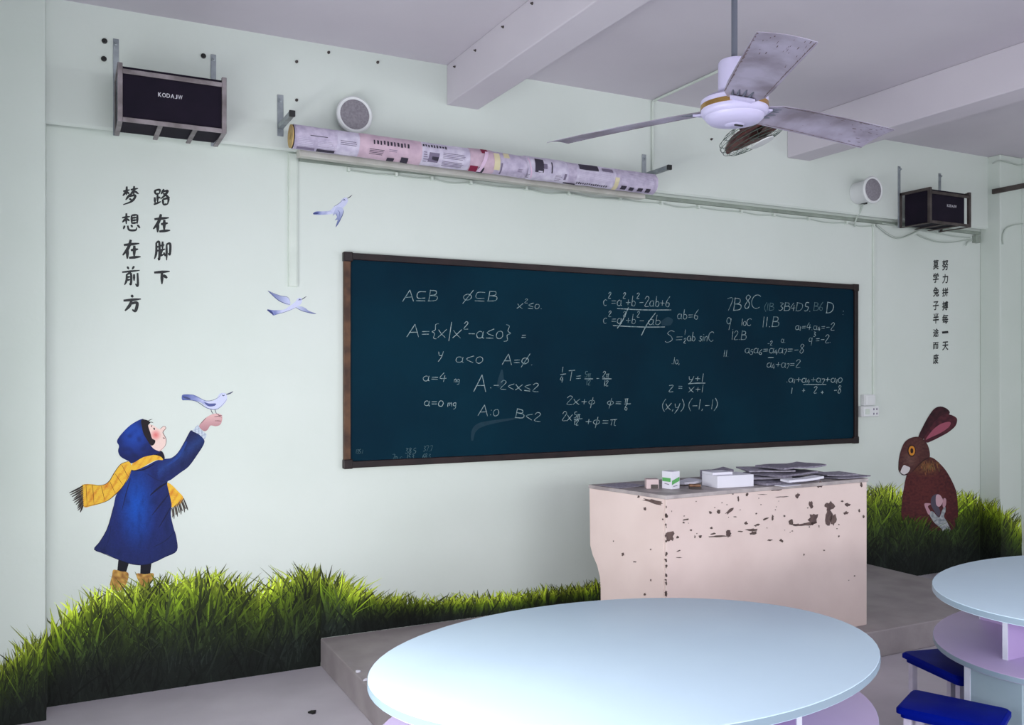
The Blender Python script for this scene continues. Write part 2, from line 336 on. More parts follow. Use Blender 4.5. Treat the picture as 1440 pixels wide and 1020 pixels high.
paint('body', [(408, 208), (430, 192), (480, 190), (530, 185), (560, 155), (600, 130), (615, 105), (635, 92), (655, 95), (658, 120), (640, 150), (610, 178), (580, 195), (540, 210), (480, 215), (430, 215)], birdc(438, 26), 2, b2, ZB)
paint('wing', [(575, 165), (610, 160), (630, 185), (615, 230), (600, 265), (572, 305), (580, 270), (585, 250), (565, 255), (580, 232), (570, 210), (550, 222), (560, 195)], lambda x, y: mix((190, 196, 228), (96, 108, 160), (y - 296) / 22), 3, b2, ZB)
strokes_part('outline', [([(655, 97), (672, 88), (690, 72)], 6, (66, 70, 90)), ([(626, 112), (634, 106), (640, 114)], 7, (84, 92, 130)), ([(560, 155), (600, 130), (635, 92)], 3, (90, 96, 130)), ([(630, 185), (615, 230), (572, 303)], 4, (70, 80, 120)), ([(410, 208), (430, 205), (450, 203)], 12, (64, 72, 124)), ([(585, 180), (600, 200), (598, 230)], 4, (110, 118, 170)), ([(575, 205), (580, 225)], 4, (90, 98, 150))], 4, b2, ZB)
b3 = empty('painted_bird', wallpt(408, 428), 'mural bird with both wings spread, below the white trunking', 'mural', 'painted birds on the wall')
paint('wing', [(85, 760), (120, 778), (170, 795), (220, 805), (243, 830), (245, 858), (220, 860), (180, 840), (140, 810), (110, 785)], lambda x, y: mix((96, 106, 158), (198, 204, 234), (x - 376) / 30), 2, b3, ZB)
paint('wing', [(285, 878), (320, 872), (355, 885), (380, 905), (432, 925), (400, 925), (360, 915), (320, 900)], lambda x, y: mix((206, 212, 238), (120, 130, 176), (x - 416) / 26), 2, b3, ZB)
paint('body', [(80, 895), (130, 900), (200, 895), (240, 870), (280, 840), (300, 815), (325, 812), (330, 830), (322, 855), (300, 872), (260, 895), (210, 912), (160, 925), (125, 938), (110, 920)], birdc(378, 20), 3, b3, ZB)
strokes_part('outline', [([(325, 824), (342, 814), (362, 800)], 6, (66, 70, 90)), ([(306, 830), (314, 822), (322, 828)], 8, (96, 104, 140)), ([(82, 897), (106, 912), (125, 932)], 15, (60, 68, 122)), ([(85, 760), (140, 812), (185, 842), (245, 860)], 5, (80, 88, 132)), ([(85, 760), (170, 795), (225, 805), (245, 835)], 3, (110, 116, 156)), ([(285, 880), (340, 908), (432, 925)], 4, (84, 92, 134)), ([(125, 936), (210, 912), (290, 880)], 3, (100, 108, 150))], 4, b3, ZB)

ZRB = (1200, 550, 3.78)
RL = 11
rab = empty('painted_rabbit', wallpt(1308, 745), 'mural of a big brown rabbit with pink inner ear sitting in grass', 'mural')
furc = lambda x, y: mix(mix((96, 44, 44), (118, 84, 52), 1.1 - math.hypot((x - 1303) / 26, (y - 655) / 16)), (58, 24, 34), .45 * (math.hypot((x - 1300) / 45, (y - 690) / 60)) + .8 * nz(x, y, .35))
paint('body', [(285, 440), (300, 400), (350, 350), (410, 352), (445, 372), (490, 420), (525, 480), (548, 540), (556, 620), (552, 700), (520, 740), (270, 740), (256, 680), (258, 600), (270, 510)], furc, RL + 1, rab, ZRB)
paint('ear', [(345, 248), (370, 190), (400, 135), (430, 95), (460, 83), (490, 90), (512, 110), (505, 128), (470, 145), (430, 180), (395, 220), (370, 258)], lambda x, y: mix((70, 30, 40), (44, 20, 28), .5 + nz(x, y, .2)), RL + 2, rab, ZRB)
paint('ear', [(375, 255), (400, 210), (430, 165), (470, 130), (510, 125), (545, 140), (552, 160), (540, 190), (505, 220), (470, 240), (420, 265), (390, 275)], lambda x, y: mix((92, 40, 50), (62, 26, 38), .5 + nz(x, y, .2)), RL + 3, rab, ZRB)
paint('inner_ear', [(385, 258), (420, 210), (460, 178), (500, 165), (518, 170), (505, 195), (460, 225), (410, 248)], (162, 84, 104), RL + 4, rab, ZRB)
paint('head', [(240, 400), (243, 360), (255, 310), (275, 270), (310, 248), (350, 245), (385, 270), (403, 310), (405, 355), (370, 372), (335, 402), (310, 432), (285, 448), (255, 440), (242, 425)], lambda x, y: mix(mix((96, 58, 54), (124, 92, 84), .9 - math.hypot((x - 1278) / 14, (y - 648) / 16)), (54, 26, 34), .3 * math.hypot((x - 1285) / 16, (y - 640) / 22) + .5 * nz(x, y, .4)), RL + 4, rab, ZRB)
paint('muzzle', [(266, 396), (285, 400), (302, 410), (290, 435), (262, 446), (250, 434)], (222, 216, 218), RL + 5, rab, ZRB)
ell = lambda cx, cy, rx, ry: [(cx + rx * math.cos(a * math.pi / 6), cy + ry * math.sin(a * math.pi / 6)) for a in range(12)]
ey = paint('eye', ell(310, 318, 22, 32), (44, 22, 26), RL + 5, rab, ZRB)
paint('iris', ell(311, 318, 17, 26), (214, 140, 50), RL + 6, ey, ZRB); paint('pupil', ell(311, 318, 8, 14), (50, 26, 24), RL + 7, ey, ZRB)
strokes_part('mouth_line', [([(246, 430), (264, 446), (292, 444)], 5, (40, 20, 26)), ([(405, 355), (370, 372), (310, 432)], 5, (50, 26, 30)), ([(262, 400), (250, 420), (248, 432)], 4, (60, 34, 36))], RL + 6, rab, ZRB)
strokes_part('fur', [([(x, y), (x + 4, y + 16)], 3, (130 + random.randint(-20, 30), 96, 60)) for x, y in [(random.gauss(405, 35), random.gauss(395, 14)) for _ in range(70)] if 355 < x < 455], RL + 2, rab, ZRB)
gl = empty('painted_girl', wallpt(1324, 750), 'mural of a small girl in white leaning against the painted rabbit', 'mural')
paint('dress', [(403, 652), (420, 640), (440, 660), (458, 672), (470, 640), (487, 612), (490, 640), (482, 668), (500, 700), (516, 745), (480, 767), (470, 735), (430, 700)], lambda x, y: mix((188, 192, 196), (120, 126, 134), .4 + nz(x, y, .3)), RL + 4, gl, ZRB)
paint('hair', [(415, 570), (430, 553), (452, 550), (444, 580), (452, 615), (462, 640), (456, 668), (440, 655), (420, 622), (412, 600)], (84, 78, 94), RL + 5, gl, ZRB)
paint('face', [(440, 556), (458, 552), (470, 566), (476, 580), (472, 600), (456, 616), (440, 602)], (206, 166, 178), RL + 6, gl, ZRB)
paint('arm', [(378, 600), (400, 597), (412, 602), (396, 615), (410, 642), (400, 658), (385, 628)], (196, 150, 164), RL + 6, gl, ZRB)
paint('arm', [(480, 572), (493, 576), (492, 606), (480, 622), (474, 604)], (190, 146, 158), RL + 6, gl, ZRB)

# painted grass
def interp(prof, x):
    for (a, b), (c, d) in zip(prof, prof[1:]):
        if a <= x <= c: return b + (d - b) * (x - a) / (c - a)
    return prof[0][1] if x < prof[0][0] else prof[-1][1]
def bottom_py(px, plane, Z):
    d = ray(px, 600); u = {'w': YW / d.y, 'p': YP / d.y, 's': PLX1 / d.x}[plane]
    return HOR + FPX * (EYE - Z) / u
def gcol(t, v, dark):
    """t: 0 at the tips of the tuft, 1 at its foot"""
    t = t * 1.18
    c = mix((170, 186, 58), (92, 114, 22), t / .24) if t < .24 else mix((92, 114, 22), (46, 61, 24), (t - .24) / .31) if t < .55 else mix((46, 61, 24), (24, 30, 26), (t - .55) / .35)
    c = mix(c, (22, 26, 24), dark); return tuple(max(0, x * v) for x in c)
def grass(name, label, spans, prof, count, seed, scale=1.0, front=None):
    rnd = random.Random(seed); m = MB(); tot = sum(b - a for a, b, _, _ in spans)
    for a, b, pl, Z in spans:
        m = m
        n = max(4, int((b - a) / 3)); rows = 8; vs = []; cs = []
        for i in range(n + 1):
            x = a + (b - a) * i / n; top = interp(prof, x) + 9 + 5 * nz(x, 0, .15); bot = bottom_py(x, pl, Z)
            for j in range(rows + 1):
                y = top + (bot - top) * j / rows; vs.append(wallpt(x, y, 0, pl))
                cs.append(lin(gcol(.12 + .95 * j / rows, 1 + .3 * nz(x, y, .1), .1)))
        m.add(vs, [(i * (rows + 1) + j, (i + 1) * (rows + 1) + j, (i + 1) * (rows + 1) + j + 1, i * (rows + 1) + j + 1) for i in range(n) for j in range(rows)], cs)
        cnt = int(count * (b - a) / tot); items = []
        for _ in range(cnt):
            x = rnd.uniform(a, b); top = interp(prof, x); bot = bottom_py(x, pl, Z); H = bot - top
            t = rnd.random() ** 1.15; items.append((t, x, top, bot, H))
        items.sort(key=lambda q: q[0] + rnd.uniform(-.25, .25))
        for i, (t, x, top, bot, H) in enumerate(items):
            base = min(bot, top + 12 + t * (H - 8)); ln = rnd.uniform(16, 72) * scale * (1 if H > 60 else .5); ln = min(ln, base - top + rnd.uniform(2, 16) * scale)
            fc_ = (front[2] + (16 if 1300 < x < 1342 else 0)) if front else 0
            fg = front and front[0] < x < front[1] and base > fc_
            if fg: ln = min(ln, base - fc_ + rnd.uniform(2, 12))
            lean = rnd.gauss(.12, .38) + .25 * nz(x, 7, .02); bend = rnd.gauss(0, .3); w0 = rnd.uniform(1.4, 4.6) * scale
            P = []
            for s in range(6):
                q = s / 5; xx = x + ln * (lean * q + bend * q * q); yy = base - ln * q * (1 - .18 * abs(bend) * q)
                P.append((min(max(xx, a), b), yy))
            ws = [w0 * (.7 + .3 * s / 2 if s < 2 else 1 - (s - 2) / 3 * .92) for s in range(6)]
            dk = .62 if rnd.random() < .3 else 0; v = rnd.uniform(.65, 1.3) * (1 + .55 * nz(x, base, .022) + .25 * nz(x, base, .07)); lay = 1 + 8 * i / max(1, cnt) + (20 if fg else 0)
            cols = [gcol(max(0, (yy - interp(prof, xx)) / max(30, H)) + rnd.uniform(-.03, .05), v, dk) for xx, yy in P]
            ribbon(m, P, ws, lambda px, py: wallpt(px, py, lay, pl), cols)
    o = m.build(name, paint_mat()); return tag(o, label, 'mural', kind='stuff')
profL = [(-12, 950), (0, 940), (30, 915), (67, 890), (80, 872), (100, 856), (130, 840), (180, 828), (215, 818), (250, 812), (290, 808), (330, 818), (365, 832), (390, 818), (415, 805), (445, 803), (470, 818), (500, 832), (540, 842), (600, 846), (700, 843), (780, 834), (850, 826), (930, 818)]
XG = 450.8
grass('painted_grass', 'mural of green grass at the foot of the left corner pillar', [(-14, 65.2, 'p', 0)], profL, 430, 2)
grass('painted_grass', 'mural of tall green grass along the wall from the painted child to the desk', [(65.8, XG, 'w', 0), (XG, 925, 'w', ZP)], profL, 4000, 3)
profR = [(1190, 694), (1217, 690), (1245, 684), (1265, 692), (1300, 698), (1345, 696), (1362, 694), (1380, 706), (1400, 710), (1420, 728), (1432, 740), (1437, 748)]
grass('painted_grass', 'mural of green grass on the wall around the painted rabbit', [(1195, 1377.6, 'w', 0)], profR, 2000, 5, .62, (1258, 1358, 735))
grass('painted_grass', 'narrow strip of mural grass on the inner side of the right corner pillar', [(1378, 1406.6, 's', 0)], profR, 320, 6, .62)
grass('painted_grass', 'mural of green grass on the front of the right corner pillar', [(1407.4, 1436, 'p', 0)], profR, 320, 7, .62)
# a foreground fringe over the rabbit's foot comes from the grass layers; rabbit layers start above the base layer

# ------------------------------------------------------------------ brush lettering
GL = {
 '梦': [[(5,28),(45,20)],[(27,2),(25,48)],[(25,28),(3,52)],[(28,30),(42,42)],[(50,20),(95,12)],[(71,0),(68,48)],[(68,24),(46,50)],[(70,24),(98,42)],[(46,44),(20,74)],[(42,55),(78,50),(58,80),(5,99)],[(42,66),(58,77)]],
 '想': [[(2,25),(45,18)],[(25,0),(24,60)],[(24,28),(3,50)],[(27,30),(42,42)],[(53,12),(54,58)],[(53,12),(84,8)],[(84,8),(83,58)],[(55,26),(80,23)],[(55,40),(80,37)],[(55,55),(82,52)],[(16,68),(9,88)],[(32,68),(40,92),(74,93),(80,78)],[(50,64),(58,78)],[(84,64),(98,82)]],
 '在': [[(8,27),(92,19)],[(46,0),(32,42),(2,80)],[(28,44),(27,98)],[(46,54),(86,48)],[(65,30),(64,88)],[(36,93),(99,87)]],
 '前': [[(30,2),(39,15)],[(68,0),(56,16)],[(2,30),(98,21)],[(27,40),(26,72),(15,94)],[(27,42),(50,38),(50,90),(42,86)],[(28,55),(47,53)],[(28,69),(47,67)],[(67,40),(67,74)],[(86,34),(87,97),(74,88)]],
 '方': [[(45,0),(55,14)],[(2,34),(98,24)],[(44,52),(77,48),(68,96),(50,88)],[(47,33),(35,65),(10,96)]],
 '路': [[(8,8),(12,32)],[(8,10),(38,6),(35,30)],[(12,32),(36,28)],[(25,34),(25,80)],[(26,54),(43,50)],[(8,50),(10,86)],[(2,94),(46,76)],[(63,2),(46,32)],[(60,16),(86,12),(65,42),(42,60)],[(58,26),(98,55)],[(56,62),(59,96)],[(56,63),(89,58),(85,92)],[(59,95),(86,91)]],
 '脚': [[(13,8),(13,60),(2,92)],[(13,10),(31,7),(31,92),(23,86)],[(14,30),(28,28)],[(14,50),(28,48)],[(38,24),(63,19)],[(51,2),(50,42)],[(34,47),(67,41)],[(49,46),(39,72),(61,67)],[(58,58),(67,78)],[(73,18),(96,14),(94,68),(84,62)],[(75,18),(75,99)]],
 '下': [[(2,13),(98,4)],[(50,10),(50,99)],[(58,32),(83,54)]],
}
ZT = (150, 250, 5.1)
def slogan_brush(label, chars):
    x0, y0, x1, y1 = chars[0][1]; px, py = ZT[0] + (x0 + x1) / 2 / ZT[2], ZT[1] + chars[-1][1][3] / ZT[2]
    e = empty('wall_lettering', wallpt(px, py), label, 'lettering', 'brush lettering on the wall')
    for ch, (x0, y0, x1, y1) in chars:
        m = MB()
        for i, s in enumerate(GL[ch]):
            pts = [(ZT[0] + (x0 + (x1 - x0) * a / 100) / ZT[2], ZT[1] + (y0 + (y1 - y0) * b / 100) / ZT[2]) for a, b in s]
            dense = 16.5 if len(GL[ch]) > 8 else 22
            wv = dense if abs(s[-1][1] - s[0][1]) > 20 else dense * .9
            stroke(m, pts, wv / ZT[2], lambda x, y: wallpt(x, y, 1 + i * .05), None, (.75, 1.05, .4), 6)
        m.build('character', M_LETTER, e)
slogan_brush('black brush lettering column of five characters, left of the two big columns', [('梦', (112, 60, 232, 195)), ('想', (108, 255, 242, 385)), ('在', (112, 445, 245, 585)), ('前', (108, 635, 240, 778)), ('方', (118, 842, 248, 960))])
slogan_brush('black brush lettering column of four characters under the left loudspeaker', [('路', (335, 80, 455, 200)), ('在', (332, 262, 457, 395)), ('脚', (340, 455, 460, 595)), ('下', (338, 668, 455, 765))])
DG = None
def font_mesh(txt, offset=0.0, shear=0.0):
    c = bpy.data.curves.new('lettering', 'FONT'); c.body = txt; c.offset = offset; c.shear = shear; c.resolution_u = 3
    o = bpy.data.objects.new('lettering', c); COL.objects.link(o)
    dg = bpy.context.evaluated_depsgraph_get(); dg.update()
    me = bpy.data.meshes.new_from_object(o.evaluated_get(dg)); bpy.data.objects.remove(o)
    V = [v.co.copy() for v in me.vertices]; Fs = [tuple(p.vertices) for p in me.polygons]; bpy.data.meshes.remove(me)
    xs = [v.x for v in V]; ys = [v.y for v in V]; x0, x1, y0, y1 = min(xs), max(xs), min(ys), max(ys)
    return [((v.x - x0) / (x1 - x0), (v.y - y0) / max(1e-6, y1 - y0)) for v in V], Fs
ZS = (1290, 350, 6.0)
def slogan_font(label, col, x0, x1):
    e = empty('wall_lettering', wallpt(ZS[0] + (x0 + x1) / 12, ZS[1] + col[-1][2] / 6), label, 'lettering', 'brush lettering on the wall')
    for ch, y0, y1 in col:
        V, Fs = font_mesh(ch, 0, .12); m = MB()
        for ddx, ddy in ((-.03, 0), (.03, 0), (0, .03), (0, -.03)):
                    m.add([wallpt(ZS[0] + (x0 + (x1 - x0) * (u + ddx) - 4 * (v - .5)) / 6, ZS[1] + (y1 + (y0 - y1) * (v + ddy) - (u - .5) * 5) / 6, 1 + 9 * abs(ddx + 2 * ddy + .001)) for u, v in V], Fs)
        m.build('character', M_LETTER, e)
slogan_font('small black brush lettering column of seven characters under the right loudspeaker', [('努', 95, 180), ('力', 215, 290), ('拼', 330, 402), ('搏', 445, 518), ('每', 555, 630), ('一', 696, 714), ('天', 785, 855)], 210, 260)
slogan_font('small black brush lettering column of eight characters above the painted rabbit', [('莫', 95, 172), ('学', 205, 285), ('兔', 325, 402), ('子', 445, 516), ('半', 545, 630), ('途', 675, 742), ('而', 790, 845), ('废', 890, 970)], 132, 180)

# ------------------------------------------------------------------ chalkboard
bl, br_ = atY(484, 500, YW - .03).x, atY(1207, 500, YW - .03).x
bz0, bz1 = atY(486, 659, YW - .03).z, atY(486, 355, YW - .03).z
board = empty('chalkboard', ((bl + br_) / 2, YW, bz0), 'long dark green chalkboard in a brown frame covered with chalk formulas', 'chalkboard')
MB().box((bl + .02, YW - .018, bz0 + .02), (br_ - .02, YW - .001, bz1 - .02)).build('writing_surface', M_BOARD, board)
fw = .038
MB().box((bl, YW - .032, bz1 - fw), (br_, YW - .001, bz1)).build('frame_rail', M_FRAME, board, bevel=.004)
MB().box((bl, YW - .036, bz0), (br_, YW - .001, bz0 + fw)).build('frame_rail', M_FRAME, board, bevel=.004)
tag(MB().box((bl, YW - .032, bz0 + fw), (bl + fw, YW - .001, bz1 - fw)).build('frame_rail', M_FRAMEL, board, bevel=.004), 'lighter bare wood left rail')
MB().box((br_ - fw, YW - .032, bz0 + fw), (br_, YW - .001, bz1 - fw)).build('frame_rail', M_FRAME, board, bevel=.004)
for x, z in ((bl, bz1), (br_, bz1), (bl, bz0), (br_, bz0)):
    MB().box((x - .004 if x == bl else x - .05, YW - .037, z - .05 if z == bz1 else z - .004), (x + .05 if x == bl else x + .004, YW - .0005, z + .004 if z == bz1 else z + .05)).build('corner_cap', M_FRAME, board, bevel=.006)
C = lambda x, y, rx, ry, a0, a1, n=10: [(x + rx * math.cos(R(a0 + (a1 - a0) * i / n)), y + ry * math.sin(R(a0 + (a1 - a0) * i / n))) for i in range(n + 1)]
G = {  # handwritten glyphs: (advance, strokes), y up, unit height
 'A': (.85, [[(0, 0), (.4, 1)], [(.4, 1), (.75, 0)], [(.12, .35), (.65, .38)]]), 'B': (.75, [[(.1, 0), (.12, 1)], [(.08, .95), (.5, .9), (.5, .6), (.12, .52)], [(.12, .52), (.62, .45), (.6, .08), (.05, .02)]]),
 'C': (.75, [C(.4, .5, .38, .5, 50, 310)]), 'D': (.8, [[(.1, 0), (.1, 1)], [(.05, 1), (.6, .85), (.7, .4), (.45, .05), (.02, 0)]]), 'S': (.7, [[(.6, .9), (.3, 1), (.1, .75), (.4, .5), (.5, .2), (.2, 0), (0, .12)]]),
 'T': (.7, [[(0, .95), (.6, 1)], [(.3, .95), (.28, 0)]]), 'a': (.55, [C(.22, .28, .2, .26, 60, 400), [(.42, .55), (.4, .1), (.52, .02)]]), 'b': (.5, [[(.1, 1), (.08, .05)], C(.25, .25, .18, .24, 160, -160)]),
 'c': (.45, [C(.22, .28, .2, .27, 50, 310)]), 'x': (.6, [[(0, .6), (.2, .3), (.5, 0)], [(.5, .65), (.2, .25), (0, 0)]]), 'y': (.55, [[(0, .6), (.1, .25), (.35, .3)], [(.45, .65), (.3, .1), (.05, -.3)]]), 'z': (.55, [[(0, .6), (.45, .62), (.05, .02), (.5, .03)]]),
 's': (.4, [[(.35, .5), (.12, .5), (.15, .3), (.35, .2), (.2, 0), (0, .05)]]), 'i': (.25, [[(.1, .5), (.12, 0)], [(.12, .75), (.13, .7)]]), 'n': (.5, [[(.05, .5), (.06, 0)], [(.06, .35), (.25, .52), (.36, .4), (.38, 0)]]), 'm': (.75, [[(.05, .5), (.06, 0)], [(.06, .35), (.2, .5), (.28, .35), (.29, .1)], [(.29, .35), (.48, .5), (.55, .35), (.58, 0)]]),
 'g': (.5, [C(.2, .3, .18, .2, 30, 390), [(.38, .5), (.36, -.2), (.1, -.3)]]), 'q': (.5, [C(.2, .35, .18, .22, 30, 390), [(.38, .55), (.36, -.35)]]),
 '0': (.5, [C(.22, .3, .2, .3, 90, 450)]), '1': (.3, [[(.12, .95), (.12, 0)]]), '2': (.55, [[(.02, .7), (.2, .95), (.42, .75), (.05, .05), (.5, .02)]]), '3': (.5, [[(.05, .9), (.4, .85), (.15, .55), (.42, .3), (.2, 0), (0, .1)]]), '4': (.55, [[(.25, .95), (.02, .35), (.5, .35)], [(.35, .7), (.33, 0)]]),
 '5': (.5, [[(.42, .95), (.1, .92), (.08, .55), (.42, .45), (.3, .05), (0, .05)]]), '6': (.5, [[(.4, 1), (.1, .5), (.08, .1), (.35, .02), (.4, .35), (.12, .4)]]), '7': (.5, [[(0, .95), (.45, .95), (.18, 0)]]), '8': (.5, [[(.4, .85), (.2, 1), (.08, .75), (.38, .35), (.25, 0), (.05, .2), (.4, .85)]]), '9': (.5, [C(.2, .72, .17, .24, 30, 390), [(.38, .9), (.3, 0)]]),
 '=': (.65, [[(.08, .45), (.52, .47)], [(.08, .22), (.52, .24)]]), '+': (.6, [[(.05, .35), (.5, .36)], [(.27, .62), (.27, .1)]]), '-': (.55, [[(.05, .35), (.45, .36)]]), '<': (.65, [[(.5, .65), (.08, .35), (.52, .05)]]), '≤': (.7, [[(.52, .75), (.1, .45), (.55, .2)], [(.1, .05), (.55, .02)]]), '⊆': (.85, [[(.65, .85), (.2, .85), (.08, .55), (.2, .28), (.68, .28)], [(.08, .06), (.7, .04)]]),
 '{': (.45, [[(.4, 1.1), (.2, 1), (.24, .6), (.05, .45), (.24, .3), (.2, -.05), (.4, -.1)]]), '}': (.45, [[(.05, 1.1), (.26, 1), (.2, .6), (.4, .45), (.2, .3), (.26, -.1), (.05, -.2)]]), '|': (.35, [[(.15, 1.25), (.15, -.25)]]), '(': (.35, [[(.3, 1.05), (.08, .6), (.1, .2), (.3, -.15)]]), ')': (.35, [[(.05, 1.05), (.28, .6), (.25, .2), (.05, -.15)]]),
 '.': (.25, [[(.08, .02), (.14, .04)]]), ',': (.25, [[(.12, .06), (.06, -.12)]]), ':': (.3, [[(.1, .5), (.14, .54)], [(.1, .1), (.14, .14)]]), ' ': (.45, []), 'φ': (.65, [C(.28, .32, .24, .22, 100, 430), [(.32, .85), (.24, -.3)]]), 'Φ': (.75, [C(.3, .4, .26, .28, 90, 450), [(.62, 1.05), (.05, -.2)]]), 'ρ': (.5, [C(.25, .4, .18, .24, 90, 420), [(.08, .5), (.02, -.3)]]), 'π': (.6, [[(0, .55), (.52, .6)], [(.16, .55), (.12, 0)], [(.38, .58), (.36, .05), (.48, 0)]]), '/': (.5, [[(.4, 1.1), (0, -.2)]]),
}
def chalk(txt, x, y, h, w=1.25, slope=.02, faint=False, width=None):
    """txt on baseline (x,y), cap height h in photo pixels; ^ raises and _ lowers the next glyph"""
    m = MB(); cx = 0; items = []; mode = None
    for ch in txt:
        if ch in '^_': mode = ch; continue
        adv, ss = G[ch]; k = .6 if mode else 1; dy = {'^': .7, '_': -.15, None: 0}[mode]
        for s in ss: items.append([(cx + a * k, dy + b * k) for a, b in s])
        cx += adv * k; mode = None
    sx = (width / cx) if width else h * .95
    for i, s in enumerate(items):
        pts = [(x + (a + .12 * b) * sx + random.uniform(-.2, .2), y + a * sx * slope - b * h + random.uniform(-.3, .3)) for a, b in s]
        stroke(m, pts, w * .74 * random.uniform(.8, 1.15), lambda px, py: atY(px, py, YW - .0187 - .0001 * (i % 6)), None, (.9, 1, .8), 3)
    o = m.build('chalk_writing', M_CHALK2 if faint else M_CHALK, board)
    o['kind'] = 'stuff'
def chalk_lines(lst, faint=False, w=1.2):
    for i, s in enumerate(lst):
        m = MB(); stroke(m, s, w, lambda px, py: atY(px, py, YW - .0189 - .0001 * i), None, (.9, 1, .7), 3)
        m.build('chalk_stroke', M_CHALK2 if faint else M_CHALK, board)
for a in [('A⊆B', 566, 424, 16, 1.3, .0, False, 50), ('Φ⊆B', 650, 424, 15, 1.2, 0, False, 50), ('x^2≤0.', 727, 434, 11, 1.1, .02, False, 36),
          ('A={x|x^2-a≤0}', 572, 474, 18, 1.3, .02, False, 146), ('=', 732, 478, 14, 1.2), ('y', 616, 504, 15), ('a<0', 640, 510, 15, 1.1, .03, False, 40), ('A=Φ.', 706, 513, 15, 1.3, .02, False, 44),
          ('a=4', 594, 536, 13, 1.3, .03, False, 34), ('ng', 638, 538, 9, 1.1), ('A', 666, 551, 24, 1.4), ('.-2<x≤2', 688, 546, 13, 1.3, .08, False, 70), ('a=0', 596, 571, 13, 1.3, .03, False, 28), ('mg', 629, 572, 11, 1.2),
          ('A:0', 672, 585, 16, 1.2, .02, False, 30), ('B<2', 723, 587, 13, 1.3, .18, False, 38), ('c^2=a^2+b^2-2ab+6', 848, 430, 15, 1.1, .02, False, 94), ('c^2=a^2+b^2-', 848, 455, 14, 1.0, .02, False, 58), ('ab', 911, 457, 14, 1.0, 0, False, 18), ('ab=6', 952, 449, 14, 1.1, .02, False, 30),
          ('S=', 935, 482, 17, 1.1, 0, False, 26), ('1', 962, 471, 8, 1), ('2', 961, 483, 8, 1), ('ab sinC', 966, 480, 13, 1.1, .0, False, 38), ('1', 790, 524, 8, 1.1), ('4', 787, 538, 10, 1.2), ('T=', 798, 536, 15, 1.2, 0, False, 20), ('5π', 822, 531, 9, 1.0, 0, True), ('12', 824, 542, 8, 1.0, 0, True), ('-', 838, 536, 10), ('2π', 847, 531, 9), ('12', 849, 543, 8),
          ('2x+φ', 796, 569, 13, 1.2, .03, False, 42), ('φ=', 853, 571, 13, 1.2, 0, False, 22), ('π', 878, 567, 10), ('6', 878, 577, 9), ('2x', 790, 592, 14, 1.2), ('5π', 807, 588, 9), ('12', 807, 598, 8), ('+φ=π', 822, 598, 14, 1.2, .01, False, 46),
          ('.10,', 944, 512, 10, 1.0), ('z', 940, 551, 14, 1.3), ('=', 953, 549, 12), ('y+1', 968, 537, 12, 1.2, .01, False, 22), ('x+1', 968, 552, 12, 1.2, .01, False, 22), ('(x,y)', 930, 577, 15, 1.2, .0, False, 32), ('(-1,-1)', 967, 576, 15, 1.2, 0, False, 42),
          ('7B', 1021, 437, 18, 1.2, 0, False, 22), ('8C', 1046, 434, 19, 1.3, 0, False, 24), ('(1B', 1074, 437, 11, 1.0, 0, True), ('3B4D', 1095, 437, 12, 1.0, .02, False, 34), ('5.', 1131, 438, 13), ('B6', 1143, 437, 12, 1.0, 0, True), ('D', 1161, 440, 15, 1.3), (':', 1184, 444, 12, 1.2), ('9.', 1020, 464, 18, 1.1), ('10C', 1042, 458, 10, 1.0), ('11.B', 1071, 460, 15, 1.2, .0, False, 25), ('12.B', 1028, 478, 13, 1.1, .0, False, 22),
          ('a_1=4.a_4=-2', 1118, 464, 11, 1.0, .01, False, 56), ('q^3=-2.', 1137, 482, 12, 1.1, .01, False, 32), ('-2', 1079, 486, 7, .9), ('a.', 1098, 482, 9, .9), ('a_5a_6=a_4a_7=-8', 1047, 497, 13, 1.1, .0, False, 84), ('11.', 1017, 502, 10, 1.0), ('a_4+a_7=2', 1078, 517, 12, 1.0, .0, False, 48),
          ('.a_1+a_4+a_7+a_10', 1105, 538, 11, 1.1, .0, False, 80), ('1', 1112, 554, 9), ('+', 1127, 553, 10), ('2', 1144, 553, 10), ('+', 1154, 555, 8), ('-8', 1172, 553, 11, 1.2),
          ('38.5', 570, 638, 8, .8, 0, True, 15), ('37.7', 595, 635, 8, .8, 0, True, 13), ('70 c', 551, 647, 8, .8, 0, True, 15), ('15.3', 572, 646, 7, .8, 0, True), ('68.3', 594, 645, 7, .8, 0, True), ('135.1', 500, 638, 6, .7, 0, True)]:
    chalk(*a)
chalk_lines([[(868, 434), (905, 436), (944, 436)], [(862, 458), (900, 460), (935, 460)], [(868, 462), (876, 450), (884, 432)], [(902, 472), (910, 456), (922, 440)], [(968, 540), (980, 539), (992, 539)], [(878, 568.5), (887, 568)], [(807, 590), (819, 589)], [(847, 533), (860, 533)], [(822, 533), (834, 533)], [(788, 527), (796, 526)], [(1080, 503), (1088, 503)], [(1130, 541), (1146, 541), (1162, 541)]])
def smear(pts, wd):
    m = MB(); stroke(m, pts, wd, lambda px, py: atY(px, py, YW - .01835), None, (.4, 1, .2), 5); m.build('chalk_smear', M_SMEAR, board)
smear([(664, 620), (667, 605), (682, 596), (730, 588)], 7); smear([(930, 455), (940, 452), (946, 450)], 12); smear([(700, 545), (704, 536), (706, 520)], 8)

